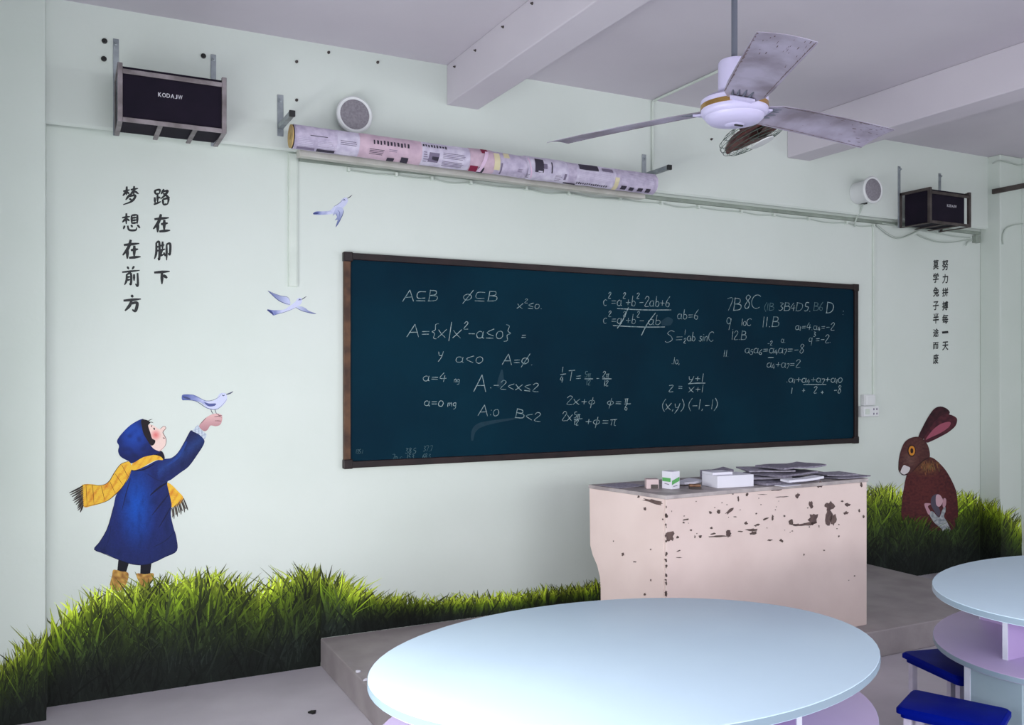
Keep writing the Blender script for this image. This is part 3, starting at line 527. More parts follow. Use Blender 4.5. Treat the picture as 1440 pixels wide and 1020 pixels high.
# ------------------------------------------------------------------ trunking, conduits, cables on the front wall
def adopt(o, p): o.parent = p; o.matrix_parent_inverse = p.matrix_world.inverted(); return o
def wire(name, pts, r, m_, label, cat, group=None, n=6, k=5):
    return tag(MB().tube(spline(pts, k) if k else pts, r, n).build(name, m_, smooth=True), label, cat, group)
tb0, tb1 = atY(406, 300, YW - .02), atY(419, 300, YW - .02)
tz = atY(412, 403, YW - .02).z
tr = empty('cable_trunking', (tb0.x, YW, tz), 'white vertical cable trunking on the wall left of the chalkboard', 'trunking')
MB().box((tb0.x, YW - .016, tz), (tb1.x, YW, ZR)).build('channel', M_PVC, tr)
MB().box((tb0.x + .006, YW - .02, tz + .002), (tb1.x - .006, YW - .015, ZR)).build('cover', M_PVC, tr, bevel=.002)
tag(MB().box((atY(420, 220, YW).x, YW - .022, 2.772), (atY(1376, 328, YW).x, YW, 2.797)).build('wall_conduit', M_GREYPVC, bevel=.004), 'grey-green conduit running along the wall under the beam', 'conduit')
clip_px = [490, 557, 607, 662, 740, 800, 872, 930, 982, 1042, 1088, 1137, 1190, 1228]
cz = 2.752; pts = []
for i, px in enumerate(clip_px):
    p = atY(px, 300, YW - .012); pts.append((p.x, YW - .012, cz))
    if i < len(clip_px) - 1: q = atY(clip_px[i + 1], 300, YW - .012); pts.append(((p.x + q.x) / 2, YW - .012, cz - .004 - .01 * random.random()))
cb = wire('wall_cable', pts, .004, M_WIRE, 'thin cable clipped along the wall under the grey-green conduit', 'cable')
for i in range(0, len(pts), 2):
    x = pts[i][0]; MB().box((x - .007, YW - .024, cz - .009), (x + .007, YW, cz + .014)).build('clip', M_PVC, cb)
wire('loose_cable', [atY(1232, 316, YW - .015), atY(1250, 330, YW - .02), atY(1264, 335, YW - .02), atY(1278, 331, YW - .02), atY(1292, 324, YW - .02)], .006, M_WIRE, 'slack cable sagging under the right loudspeaker', 'cable', 'loose cables by the right loudspeaker')
wire('loose_cable', [atY(1290, 330, YW - .015), atY(1310, 338, YW - .02), atY(1328, 341, YW - .02), atY(1345, 340, YW - .02), atY(1366, 336, YW - .015)], .005, M_WIRE, 'slack cable sagging right of the loudspeaker toward the corner pillar', 'cable', 'loose cables by the right loudspeaker')
wire('loose_cable', [atY(1240, 314, YW - .02), atY(1290, 322, YW - .03), atY(1340, 332, YW - .02), atY(1364, 334, YW - .015)], .005, M_WIRE, 'nearly straight cable running behind the right loudspeaker to the corner', 'cable', 'loose cables by the right loudspeaker')
jb = empty('junction_box', atY(1372, 336, YW), 'small grey junction box with cable ends in the right corner', 'junction box')
MB().box(atY(1367, 342, YW - .001), atY(1379, 331, YW - .04)).build('body', M_GREYPVC, jb, bevel=.004)
adopt(wire('cable', [atY(1367, 338, YW - .02), atY(1362, 340, YW - .03), atY(1358, 345, YW - .03)], .006, M_WIRE, None, None), jb)
wire('loose_cable', [atX(1409, 344, PLX1 + .02) + Vector((0, -.01, 0))] + [atY(x, y, YP - .01) for x, y in ((1410, 332), (1414, 322), (1424, 317), (1438, 315))], .005, M_WIRE, 'looped cable hanging on the right corner pillar', 'cable')
wire('loose_cable', [atY(x, y, YP - .01) for x, y in ((1396, 230), (1404, 226), (1418, 228), (1432, 232), (1446, 231))], .006, M_WIRE, 'grey cable along the top of the right corner pillar', 'cable')
p = atX(1397, 270, PLX1)
tag(MB().box((PLX1 - .022, 3.9, p.z - .02), (PLX1 - .001, p.y, p.z + .02)).build('metal_strut', M_RUSTST, bevel=.003), 'dark metal strut sticking out from the right corner pillar', 'strut')
pc = atY(918, 200, YB - .01)
wire('ceiling_conduit', [(pc.x, YB - .01, 2.86), (pc.x, YB - .01, ZC - .02), (pc.x, YB - .03, ZC - .01), (pc.x, 3.83, ZC - .01)], .009, M_PVC, 'thin white conduit climbing the wall and crossing the ceiling to the small fan', 'conduit', n=8, k=0)
sp = atY(1229, 400, YW - .01)
tag(MB().box((sp.x - .011, YW - .016, atY(1229, 556, YW).z), (sp.x + .011, YW, 2.76)).build('cable_trunking', M_PVC, bevel=.003), 'narrow vertical trunking right of the chalkboard down to the socket', 'trunking')
def wallbox(name, x0, y0, x1, y1, d, label, cat, parts):
    a, b = atY(x0, y1, YW - d), atY(x1, y0, YW - d)
    e = empty(name, ((a.x + b.x) / 2, YW, a.z), label, cat)
    MB().box((a.x, YW - d * .8, a.z), (b.x, YW, b.z)).build('box', M_WHITE, e, bevel=.004)
    MB().box((a.x + .006, YW - d, a.z + .006), (b.x - .006, YW - d * .75, b.z - .006)).build('face_plate', M_WHITE, e, bevel=.003)
    for nm, u0, v0, u1, v1, mm in parts:
        MB().box((a.x + (b.x - a.x) * u0, YW - d - .003, a.z + (b.z - a.z) * v0), (a.x + (b.x - a.x) * u1, YW - d + .002, a.z + (b.z - a.z) * v1)).build(nm, mm, e, bevel=.001)
wallbox('wall_switch', 1217, 555, 1232, 571, .045, 'white switch box above the wall socket right of the chalkboard', 'switch', [('rocker', .25, .2, .75, .8, M_WHITE)])
wallbox('wall_socket', 1213.5, 571, 1237, 587, .05, 'white double wall socket under the switch right of the chalkboard', 'socket', [('switch_button', .15, .25, .4, .75, M_PVC), ('pin_hole', .62, .62, .67, .8, M_INKG), ('pin_hole', .8, .62, .85, .8, M_INKG), ('pin_hole', .62, .2, .67, .38, M_INKG), ('pin_hole', .8, .2, .85, .38, M_INKG)])
# leftover wall anchors
for i, (px, py, where) in enumerate([(147, 58, 'the left loudspeaker\'s left strap, upper one'), (146, 83, 'the left loudspeaker\'s left strap, lower one'), (286, 79, 'the left loudspeaker\'s right strap'), (417, 87, 'the ceiling edge, above the left screen bracket'), (462, 74, 'the ceiling, above the left round speaker'), (531, 88, 'the ceiling, right of the left round speaker'), (417, 141, 'the left screen bracket, just right of its plate'), (1000, 196, 'the right screen bracket, under the fan')]):
    p = atY(px, py, YB); r = .013 if i < 3 else .008
    m = MB(); Mx = __import__('mathutils').Matrix.Translation(p) @ __import__('mathutils').Matrix.Rotation(R(90), 4, 'X')
    m.lathe([(r, 0), (r, .006), (r * .55, .008), (r * .5, .018), (0, .018)], 10, Mx)
    tag(m.build('wall_anchor', M_BLACK if i < 3 else M_RUSTST, smooth=True), 'small dark wall anchor by ' + where, 'anchor', 'leftover wall anchors')
from mathutils import Matrix
for i, (px, py) in enumerate([(640, 94), (669, 71), (708, 38), (749, 5)]):
    p = atX(px, py, 1.994); m = MB(); m.lathe([(.007, 0), (.007, .004), (.004, .005), (.004, .012), (0, .012)], 10, Matrix.Translation(p) @ Matrix.Rotation(R(-90), 4, 'Y'))
    tag(m.build('beam_anchor', M_RUSTST, smooth=True), ['dark anchor on the beam side nearest the wall', 'second dark anchor on the beam side from the wall', 'third dark anchor on the beam side from the wall', 'dark anchor on the beam side farthest from the wall'][i], 'anchor', 'anchors in the ceiling beam')

# ------------------------------------------------------------------ boxed loudspeakers in angle-steel cradles
def speaker_box(x0, x1, yf, z0, z1, label, frm, logo_u, straps, taper=0):
    e = empty('wall_loudspeaker', ((x0 + x1) / 2, YB, z0), label, 'loudspeaker', 'boxed wall loudspeakers')
    yb = YB - .005; a = .022; g = .006
    cab = MB().prism([(x0 + a * .6, yf + .012, z0 + a * .5), (x1 - a * .6 - taper, yf + .012, z0 + a * .5), (x1 - a * .6 - taper * 1.4, yf + .14, z0 + a * .5), (x1 - a - taper * .6, yb - .03, z0 + a * .5), (x0 + a, yb - .03, z0 + a * .5)],
                     [(x0 + a * .6, yf + .012, z1 - .012), (x1 - a * .6 - taper, yf + .012, z1 - .012), (x1 - a * .6 - taper * 1.4, yf + .14, z1 - .012), (x1 - a - taper * .6, yb - .03, z1 - .012), (x0 + a, yb - .03, z1 - .012)]).build('cabinet', M_SPK, e, bevel=.004)
    zt = z1 - a * 1.2
    for nm, A, B in [('frame_bar', (x0, yf, z0), (x0 + a, yf + a, z1)), ('frame_bar', (x1 - a, yf, z0), (x1, yf + a, z1)), ('frame_bar', (x0 + a, yf, zt - a), (x1 - a, yf + g, zt)), ('frame_bar', (x0 + a, yf, z0), (x1 - a, yf + g, z0 + a)),
                     ('frame_bar', (x0, yf + a, z0), (x0 + a, yb, z0 + g)), ('frame_bar', (x1 - a, yf + a, z0), (x1, yb, z0 + g)), ('frame_bar', (x0 + (x1 - x0) * .36, yf + g, z0), (x0 + (x1 - x0) * .36 + a, yb, z0 + g)), ('frame_bar', (x0 + (x1 - x0) * .68, yf + g, z0), (x0 + (x1 - x0) * .68 + a, yb, z0 + g)),
                     ('frame_bar', (x0, yf + a, z1 - a), (x0 + g, yb, z1)), ('frame_bar', (x1 - g, yf + a, z1 - a), (x1, yb, z1)), ('frame_bar', (x0, yb - a, z0), (x0 + g, yb, z1)), ('frame_bar', (x1 - g, yb - a, z0), (x1, yb, z1))]:
        MB().box(A, B).build(nm, frm, e, bevel=.0015)
    for sx_, zt2 in straps:
        s = MB().box((sx_ - .013, YB - .006, z0), (sx_ + .013, YB, zt2)).build('strap', M_GALV, e, bevel=.001)
        MB().lathe([(.011, 0), (.011, .005), (.006, .006), (.006, .018), (0, .018)], 8, Matrix.Translation((sx_, YB - .006, zt2 - .025)) @ Matrix.Rotation(R(90), 4, 'X')).build('bolt', M_GALV, s)
    lw, lh = .105, .02; lx = x0 + (x1 - x0) * logo_u - lw / 2; lz = (z0 + z1) / 2 + .004; m = MB()
    for i, (ch, cw) in enumerate((('K', .8), ('O', .9), ('D', .82), ('A', .92), ('J', .55), ('W', 1.1))):
        V, Fs = font_mesh(ch, .01); k = lw / 5.7; w_ = cw * k; m.add([(lx + u * w_, yf + .0112, lz + v * lh) for u, v in V], Fs); lx += w_ + .16 * k
    tag(m.build('logo', M_LOGO, cab), 'small silver lettering', kind='stuff')
zt_l = atY(163, 55, YB).z
speaker_box(.227, .714, 4.481, 2.785, 3.058, 'black loudspeaker in pale steel cradle at the upper left of the wall', M_STEEL, .47, [(atY(163, 70, YB).x, zt_l), (atY(300, 90, YB).x, atY(300, 77, YB).z)])
speaker_box(5.785, 6.254, 4.494, 2.742, 3.012, 'black loudspeaker in dark steel cradle near the right corner pillar', M_RUSTST, .55, [(atY(1264, 250, YB).x, atY(1263, 234, YB).z), (atY(1321, 250, YB).x, atY(1321, 244, YB).z)], taper=.05)

# ------------------------------------------------------------------ round speakers
def round_speaker(px, py, yface, rad, label, rot=0):
    c = atY(px, py, yface); e = empty('round_speaker', (c.x, YB, c.z), label, 'speaker', 'round wall speakers')
    Mx = Matrix.Translation((c.x, yface, c.z)) @ Matrix.Rotation(R(rot), 4, 'Z') @ Matrix.Rotation(R(90), 4, 'X')
    d = YB - yface - .002
    MB().lathe([(rad * .8, -d), (rad * .8, -.012), (rad * .9, -.01)], 36, Mx).build('housing', M_WHITE, e, smooth=True)
    MB().lathe([(rad * .8, -.016), (rad, -.012), (rad, -.003), (rad * .93, .004), (rad * .82, .002), (rad * .8, -.004)], 40, Mx).build('rim', M_WHITE, e, smooth=True)
    MB().lathe([(rad * .81, -.005), (rad * .81, .0), (rad * .5, .005), (rad * .2, .007), (0, .0075)], 40, Mx).build('grille', M_GRILLE, e, smooth=True)
    return e
round_speaker(499, 161, 4.69, .1, 'round white speaker behind the newspaper-wrapped roll')
e = round_speaker(1228, 267, 4.62, .101, 'round white speaker left of the right loudspeaker')
pp = atY(1214, 285, 4.74)
adopt(wire('lead', [pp, pp + Vector((0, .02, -.05)), pp + Vector((-.01, .06, -.12)), pp + Vector((0, .08, -.17))], .006, M_WIRE, None, None), e)
MB().box(pp - Vector((.02, .02, .012)), pp + Vector((.02, .01, .02))).build('terminal', M_BLACK, e)

# ------------------------------------------------------------------ projection screen wrapped in newspaper
def rollp(px, py, yy): return atY(px, py, yy)
A0, A1 = Vector((1.06, 4.60, 2.842)), Vector((3.318, 4.60, 2.812)); RR = .064
for nm, X, zt2, za, lab in (('screen_bracket', 1.035, 3.10, 2.93, 'galvanised wall bracket with black-capped arm at the left end of the wrapped roll'), ('screen_bracket', 3.385, 3.045, 2.905, 'galvanised wall bracket with black-capped arm at the right end of the wrapped roll')):
    e = empty(nm, (X, YB, za), lab, 'bracket', 'screen brackets')
    MB().box((X - .016, YB - .005, za - .05), (X + .016, YB, zt2)).build('wall_plate', M_GALV, e, bevel=.001)
    MB().box((X - .013, 4.50, za - .013), (X + .013, YB - .004, za + .013)).build('arm', M_GALV, e, bevel=.001)
    MB().box((X - .015, 4.488, za - .015), (X + .015, 4.505, za + .015)).build('end_cap', M_BLACK, e, bevel=.002)
    MB().lathe([(.011, 0), (.011, .005), (.006, .006), (.006, .016), (0, .016)], 8, Matrix.Translation((X, YB - .005, zt2 - .03)) @ Matrix.Rotation(R(90), 4, 'X')).build('bolt', M_GALV, e)
scr = empty('wrapped_screen', (A0 + A1) / 2 - Vector((0, 0, RR)), 'rolled projection screen wrapped in old newspapers hanging above the chalkboard', 'projection screen')
def roll_s(px):
    d = ray(px, 200); # parameter along the axis from the photo column
    X = d.x * (A0.y / d.y); return (X - A0.x) / (A1.x - A0.x)
def rpt(s, a, r):
    c = A0.lerp(A1, s); wob = .003 * noise.noise(Vector((s * 22, a * 2.2, 1))) + .002 * noise.noise(Vector((s * 60, a * 5, 4)))
    return c + Vector((0, -math.cos(a), math.sin(a))) * (r + wob)
def patch(name, p0, p1, v0, v1, e, m_, parent, skew=0, thick=True):
    s0, s1 = roll_s(p0), roll_s(p1); aa = lambda v: math.asin(max(-1, min(1, 1 - 2 * v))) - R(15)
    ns = max(2, int(abs(s1 - s0) * 60)); na = max(2, int(abs(v1 - v0) * 12)); vs = []
    for j in range(na + 1):
        v = v0 + (v1 - v0) * j / na
        for i in range(ns + 1): vs.append(rpt(s0 + (s1 - s0) * i / ns + skew * (v - v0), aa(v), RR + e))
    return MB().add(vs, [(j * (ns + 1) + i, j * (ns + 1) + i + 1, (j + 1) * (ns + 1) + i + 1, (j + 1) * (ns + 1) + i) for j in range(na) for i in range(ns)]).build(name, m_, parent, smooth=True)
NS, NA = 120, 28; vs = [rpt(i / NS, 2 * math.pi * k / NA, RR - .002) for i in range(NS + 1) for k in range(NA)]
MB().add(vs, [(i * NA + k, i * NA + (k + 1) % NA, (i + 1) * NA + (k + 1) % NA, (i + 1) * NA + k) for i in range(NS) for k in range(NA)]).build('newspaper_wrap', M_ROLL, scr, smooth=True)
MB().lathe([(RR - .004, 0), (RR - .004, .006), (.02, .006), (.018, .0), (0, 0)], 28, Matrix.Translation(A0 + Vector((-.005, 0, 0))) @ Matrix.Rotation(R(-90), 4, 'Y')).build('core_end', M_CARD, scr, smooth=True)
MB().lathe([(RR - .004, 0), (RR - .004, .006), (0, .006)], 28, Matrix.Translation(A1) @ Matrix.Rotation(R(90), 4, 'Y')).build('core_end', M_CARD, scr, smooth=True)
rl = lambda P, dx_: [(P.x + dx_, 4.655, P.z - .082), (P.x + dx_, 4.725, P.z - .078), (P.x + dx_, 4.725, P.z - .04), (P.x + dx_, 4.66, P.z - .045)]
MB().prism(rl(A0, .05), rl(A1, 0)).build('casing_rail', M_CASE, scr, bevel=.004)
sh1 = patch('newspaper_sheet', 413, 470, .04, .93, .0015, M_ROLL, scr); sh2 = patch('newspaper_sheet', 468, 503, .03, .95, .001, M_ROLLW, scr)
sh3 = patch('newspaper_sheet', 501, 588, .02, .97, .0025, M_ROLLP, scr); sh4 = patch('newspaper_sheet', 586, 655, .02, .96, .0015, M_ROLLW, scr)
sh5 = patch('newspaper_sheet', 655, 690, .0, .95, .003, M_ROLLP, scr); sh6 = patch('newspaper_sheet', 686, 735, .02, .98, .0018, M_ROLL, scr)
sh7 = patch('newspaper_sheet', 733, 790, .0, .98, .0032, M_ROLLW, scr, .01); sh8 = patch('newspaper_sheet', 788, 806, .02, .96, .0015, M_ROLL, scr)
sh9 = patch('newspaper_sheet', 804, 858, .02, .95, .0028, M_ROLLW, scr); sh10 = patch('newspaper_sheet', 858, 917, .02, .97, .0015, M_ROLL, scr)
def texty(par, p0, p1, v0, v1, m_, n, e=.0046, fill=.6):
    s = (p1 - p0) / n
    m = MB()
    for i in range(n):
        a = p0 + s * i; w_ = s * random.uniform(fill * .7, fill); pa = patch('t', a, a + w_, v0 + random.uniform(0, .03), v1 - random.uniform(0, .03), e, m_, None)
        m.add([v.co for v in pa.data.vertices], [tuple(p.vertices) for p in pa.data.polygons]); bpy.data.objects.remove(pa)
    tag(m.build('headline', m_, par), kind='stuff')
def lines(par, p0, p1, v0, v1, rows, m_=None):
    m = MB()
    for j in range(rows):
        v = v0 + (v1 - v0) * j / max(1, rows)
        pa = patch('t', p0, p1 - random.uniform(0, 4), v, v + (v1 - v0) / rows * .35, .0043, M_INKG, None)
        m.add([q.co for q in pa.data.vertices], [tuple(p.vertices) for p in pa.data.polygons]); bpy.data.objects.remove(pa)
    tag(m.build('print_column', m_ or M_INKG, par), kind='stuff')
lines(sh1, 432, 460, .36, .42, 1, M_INK); lines(sh1, 416, 440, .5, .82, 5, M_ROLLW); lines(sh1, 443, 466, .5, .82, 5, M_ROLLW)
patch('picture', 415, 440, .84, .92, .004, M_INKG, sh1); patch('picture', 443, 468, .84, .94, .004, M_INK, sh1)
lines(sh2, 474, 498, .4, .6, 3); texty(sh3, 520, 572, .2, .38, M_INK, 11, .0056); lines(sh3, 515, 537, .56, .8, 4, M_INK)
patch('picture', 541, 551, .82, .95, .0056, M_INK, sh3, .004); patch('picture', 560, 570, .74, .95, .0056, M_INK, sh3, .004); lines(sh3, 542, 556, .5, .62, 2)
texty(sh4, 589, 624, .1, .22, M_INK, 9); patch('picture', 598, 612, .4, .78, .0045, M_INKG, sh4, -.006); patch('picture', 602, 611, .55, .7, .005, M_INK, sh4); lines(sh4, 617, 648, .35, .6, 4); lines(sh4, 617, 648, .68, .9, 4); lines(sh4, 590, 598, .4, .85, 5)
patch('picture', 656, 667, .7, .93, .006, M_INKR, sh5); patch('picture', 668, 676, .72, .95, .006, M_INK, sh5); patch('picture', 671, 680, .02, .16, .006, M_INKR, sh5, .004); patch('paper_strip', 676, 681, .1, .9, .0075, M_PINKSTRIP, sh5, -.022)
patch('tape', 688, 696, .1, .75, .0055, M_TAPE, sh6, .003); patch('tape', 702, 710, .05, .22, .0055, M_TAPE, sh6); patch('picture', 698, 700, .45, .9, .005, M_INKG, sh6); lines(sh6, 722, 730, .6, .75, 3)
patch('picture', 745, 757, .1, .62, .0062, M_INK, sh7, .002); patch('picture', 756, 762, .25, .45, .0062, M_INKG, sh7); patch('picture', 750, 756, .55, .75, .0066, M_ROLLW, sh7); patch('crease', 735, 737, .1, .9, .007, M_PINKSTRIP, sh7, .018); texty(sh7, 768, 771, .12, .6, M_INK, 1, .006); lines(sh7, 735, 742, .75, .95, 3); lines(sh7, 775, 786, .65, .9, 5)
patch('picture', 787, 790, .55, .8, .005, M_INKG, sh8); patch('picture', 789, 806, .9, .95, .005, M_INK, sh8)
patch('picture', 807, 834, .06, .26, .006, M_INK, sh9); patch('picture', 839, 854, .1, .24, .006, M_INKG, sh9); texty(sh9, 806, 850, .8, .9, M_INK, 15, .006); lines(sh9, 807, 852, .35, .75, 9, M_ROLL)
patch('tape', 857, 863, .4, .95, .006, M_TAPE, sh10); texty(sh10, 868, 914, .72, .9, M_INK, 4, .0046, .7); lines(sh10, 866, 912, .15, .6, 8, M_ROLLW)

# ------------------------------------------------------------------ ceiling fan hanging from the beam
HC = Vector((2.056, 2.366, 2.52))
fan = empty('ceiling_fan', (HC.x, HC.y, 3.177), 'white three-blade ceiling fan with rusty blades and gold band', 'ceiling fan')
T = Matrix.Translation(HC)
MB().tube([HC + Vector((0, 0, .1)), HC + Vector((0, 0, .655))], .0105, 14).build('rod', M_ROD, fan, smooth=True)
MB().lathe([(.03, .655), (.06, .65), (.06, .6), (.012, .56)], 28, T).build('canopy', M_LILAC, fan, smooth=True)
MB().lathe([(.012, .172), (.05, .168), (.055, .16), (.055, .06), (.07, .045), (.07, .035)], 32, T).build('motor_cup', M_LILAC, fan, smooth=True)
hub = MB().lathe([(.05, .045), (.1, .042), (.113, .032), (.113, -.006), (.112, -.01), (.108, -.018), (.1, -.022), (.098, -.03), (.085, -.042), (.05, -.05), (0, -.052)], 48, T).build('motor_housing', M_LILAC, fan, smooth=True)
MB().lathe([(.1125, .018), (.1145, .017), (.1145, .002), (.1125, .001)], 48, T).build('gold_band', M_GOLD, hub, smooth=True)
MB().lathe([(.0, -.0545), (.03, -.0535), (.034, -.05)], 20, T @ Matrix.Translation((.0, 0, 0))).build('hub_cap', M_LILAC, hub, smooth=True)
MB().box(HC + Vector((-.012, -.02, -.0575)), HC + Vector((.022, -.012, -.054))).build('label_patch', M_BLACK, hub)
for bi, phi in enumerate((-93, 147, 27)):
    ang = R(phi) - YAW; Mz = T @ Matrix.Rotation(ang, 4, 'Z'); pitch = R(-11)
    def bp(r, w_, z): q = Vector((r, w_ * math.cos(pitch), w_ * math.sin(pitch) + z)); return Mz @ q
    rows = [(.085, .034), (.12, .05), (.16, .066), (.25, .072), (.4, .075), (.55, .078), (.685, .08), (.70, .078)]
    nw = 7; th = .0022; vs = []
    for sgn in (1, -1):
        for r, hw in rows:
            for k in range(nw):
                t = -1 + 2 * k / (nw - 1); vs.append(bp(r, hw * t + (.004 if k else 0), .006 + .006 * (1 - t * t) - .02 * (r / .7) ** 2 + sgn * th / 2))
    n = len(rows) * nw; fs = []
    for i in range(len(rows) - 1):
        for k in range(nw - 1):
            a = i * nw + k; fs += [(a, a + 1, a + nw + 1, a + nw), (n + a, n + a + nw, n + a + nw + 1, n + a + 1)]
    for i in range(len(rows) - 1):
        for k in (0, nw - 1): a = i * nw + k; fs.append((a, a + nw, n + a + nw, n + a))
    for k in range(nw - 1): a = (len(rows) - 1) * nw + k; fs.append((a, a + 1, n + a + 1, n + a)); fs.append((k, k + 1, n + k + 1, n + k))
    bl_ = MB().add(vs, fs).build('blade', M_BLADE, fan, smooth=True)
    m = MB()   # rusted leading edge, tip and pressed ribs
    zz = lambda r, t: .006 + .006 * (1 - t * t) - .02 * (r / .7) ** 2
    for t in (-.985, .985):
        for i in range(40):
            r = .16 + .54 * i / 40; hw = .066 + .014 * min(1, (r - .16) / .5); d = random.uniform(.02, .1 if t < 0 else .05) * (-1 if t > 0 else 1)
            m.add([bp(r, hw * t, zz(r, t) - .0018), bp(r + .0135, hw * t, zz(r, t) - .0018), bp(r + .0135, hw * (t + d), zz(r, t + d) - .0018), bp(r, hw * (t + d * random.uniform(.5, 1.2)), zz(r, t + d) - .0018)], [(0, 1, 2, 3)])
    for i in range(24):
        r = .7 - abs(random.gauss(0, .11)); t = random.uniform(-.9, .9)
        if r < .3: continue
        l1, l2 = random.uniform(.004, .022), random.uniform(.01, .05)
        m.add([bp(r, .077 * t, zz(r, t) - .0018), bp(r - l1, .077 * t, zz(r, t) - .0018), bp(r - l1 * .7, .077 * (t + l2), zz(r, t) - .0018), bp(r + l1 * .1, .077 * (t + l2 * .8), zz(r, t) - .0018)], [(0, 1, 2, 3)])
    m.build('rust_flakes', M_RUST, bl_)['kind'] = 'stuff'
    m = MB()
    for t in (-.62, -.3, .05, .4): m.tube([bp(.118, .05 * t, zz(.12, t) - .002), bp(.15, .058 * t, zz(.15, t) - .004), bp(.19 - abs(t) * .02, .064 * t, zz(.19, t) - .001)], [.004, .0045, .002], 6)
    m.build('rib', M_ROD, bl_, smooth=True)
    MB().box((0, 0, 0), (1e-4, 1e-4, 1e-4)) if False else None
    MB().hexa([bp(.08, -.03, -.004), bp(.135, -.042, -.004), bp(.135, .042, -.004), bp(.08, .03, -.004)], [bp(.08, -.03, .004), bp(.135, -.042, .004), bp(.135, .042, .004), bp(.08, .03, .004)]).build('blade_bracket', M_LILAC, bl_, bevel=.001)

# small caged fan on the ceiling beyond
fc = O + ray(1058, 187) * 4.96
of = empty('caged_fan', (pc.x, fc.y, ZC), 'small brown caged orbit fan behind the white ceiling fan', 'fan')
nrm = Vector((.35, -.28, -1)).normalized(); Mo = Matrix.Translation(fc) @ nrm.to_track_quat('Z', 'Y').to_matrix().to_4x4()
MB().tube([(fc.x, fc.y, ZC), (fc.x, fc.y, ZC - .12), fc - nrm * .12], .012, 10).build('stem', M_BROWN, of, smooth=True)
MB().lathe([(.0, ZC - .0), (.05, ZC - .001), (.05, ZC - .03), (.012, ZC - .05)], 24, Matrix.Translation((fc.x, fc.y, 0))).build('ceiling_mount', M_LILAC, of, smooth=True)
MB().lathe([(.02, -.14), (.05, -.13), (.055, -.05), (.03, -.02)], 24, Mo).build('motor', M_BROWN, of, smooth=True)
MB().lathe([(0, .068), (.03, .067), (.066, .064), (.068, .058), (.0, .056)], 28, Mo @ Matrix.Translation(Mo.to_3x3().inverted() @ Vector((CX, -SX, 0)) * .03)).build('centre_plate', M_WHITE, of, smooth=True)
for k in range(3):
    m = MB(); vs = []
    for i in range(9):
        a = R(k * 120 + (i - 4) * 12)
        for j, r in enumerate((.03, .09, .15, .172)): vs.append(Mo @ Vector((r * math.cos(a), r * math.sin(a), .02 + .018 * (i - 4) / 4)))
    m.add(vs, [(i * 4 + j, i * 4 + j + 1, (i + 1) * 4 + j + 1, (i + 1) * 4 + j) for i in range(8) for j in range(3)])
    m.build('blade', M_BROWN, of, smooth=True)
MB().lathe([(.06, -.03), (.13, -.02), (.168, .012), (.172, .02), (.165, .016), (.12, .004), (0, -.004)], 36, Mo).build('reflector_dish', M_BROWN, of, smooth=True)
gd = MB()
for rr_, zz_ in ((.195, .01), (.19, .035), (.16, .052), (.12, .06), (.19, -.015), (.15, -.04), (.1, -.05)):
    gd.tube([Mo @ Vector((rr_ * math.cos(2 * math.pi * i / 32), rr_ * math.sin(2 * math.pi * i / 32), zz_)) for i in range(33)], .0016, 5)
for k in range(20):
    a = 2 * math.pi * k / 20; gd.tube([Mo @ Vector((r * math.cos(a), r * math.sin(a), z)) for r, z in ((.06, .062), (.12, .06), (.16, .052), (.19, .035), (.197, .01), (.19, -.015), (.15, -.04), (.08, -.052))], .0011, 4)
gd.build('wire_guard', M_GREENW, of, smooth=True)

# ------------------------------------------------------------------ teacher's desk on the platform
A, B, Cc, Dd = Vector((2.694, 3.605, 0)), Vector((4.172, 3.662, 0)), Vector((2.575, 4.15, 0)), Vector((4.23, 4.2, 0))
ZT_ = 1.005
desk = empty('teacher_desk', ((A + B) / 2 + Vector((0, .25, ZP))), 'cream painted teacher\'s desk with peeling paint on the platform', 'desk')
def vz(p, z): return Vector((p.x, p.y, z))
th = .022
out = Vector((0.0, -1, 0)); fd = (B - A).normalized(); fn = Vector((fd.y, -fd.x, 0))   # outward front normal
MB().hexa([vz(A, ZP), vz(B, ZP), vz(B - fn * th, ZP), vz(A - fn * th, ZP)], [vz(A, ZT_ - .02), vz(B, ZT_ - .02), vz(B - fn * th, ZT_ - .02), vz(A - fn * th, ZT_ - .02)]).build('front_panel', M_POD, desk, bevel=.003)
def side_panel(P, Q, inward):
    d = (Q - P); prof = [(0.03, ZP), (.83, ZP), (.83, ZP + .3), (.84, ZP + .36), (.88, ZP + .42), (.94, ZP + .47), (.975, ZP + .52), (.985, ZT_ - .02), (0.03, ZT_ - .02)]
    a = [P + d * u + Vector((0, 0, z)) for u, z in prof]; b = [p + inward * th for p in a]
    return MB().prism(a, b).build('side_panel', M_POD, desk, bevel=.002)
side_panel(A, Cc, Vector((1, .1, 0)).normalized()); side_panel(B, Dd, Vector((-1, .1, 0)).normalized())
dv = lambda p, q, e: p + (p - q).normalized() * e
tp = [A + fn * .006 + Vector((-.006, 0, 0)), B + fn * .006 + Vector((.006, 0, 0)), Dd, Cc]
MB().hexa([vz(p, ZT_ - .02) for p in tp], [vz(p, ZT_) for p in tp]).build('desk_top', M_PODT, desk, bevel=.003)
MB().hexa([vz(Cc.lerp(A, .4) + Vector((.03, 0, 0)), ZP + .55), vz(Dd.lerp(B, .4) - Vector((.03, 0, 0)), ZP + .55), vz(Dd.lerp(B, .05) - Vector((.03, 0, 0)), ZP + .55), vz(Cc.lerp(A, .05) + Vector((.03, 0, 0)), ZP + .55)],
          [vz(Cc.lerp(A, .4) + Vector((.03, 0, 0)), ZP + .57), vz(Dd.lerp(B, .4) - Vector((.03, 0, 0)), ZP + .57), vz(Dd.lerp(B, .05) - Vector((.03, 0, 0)), ZP + .57), vz(Cc.lerp(A, .05) + Vector((.03, 0, 0)), ZP + .57)]).build('inner_shelf', M_POD, desk)
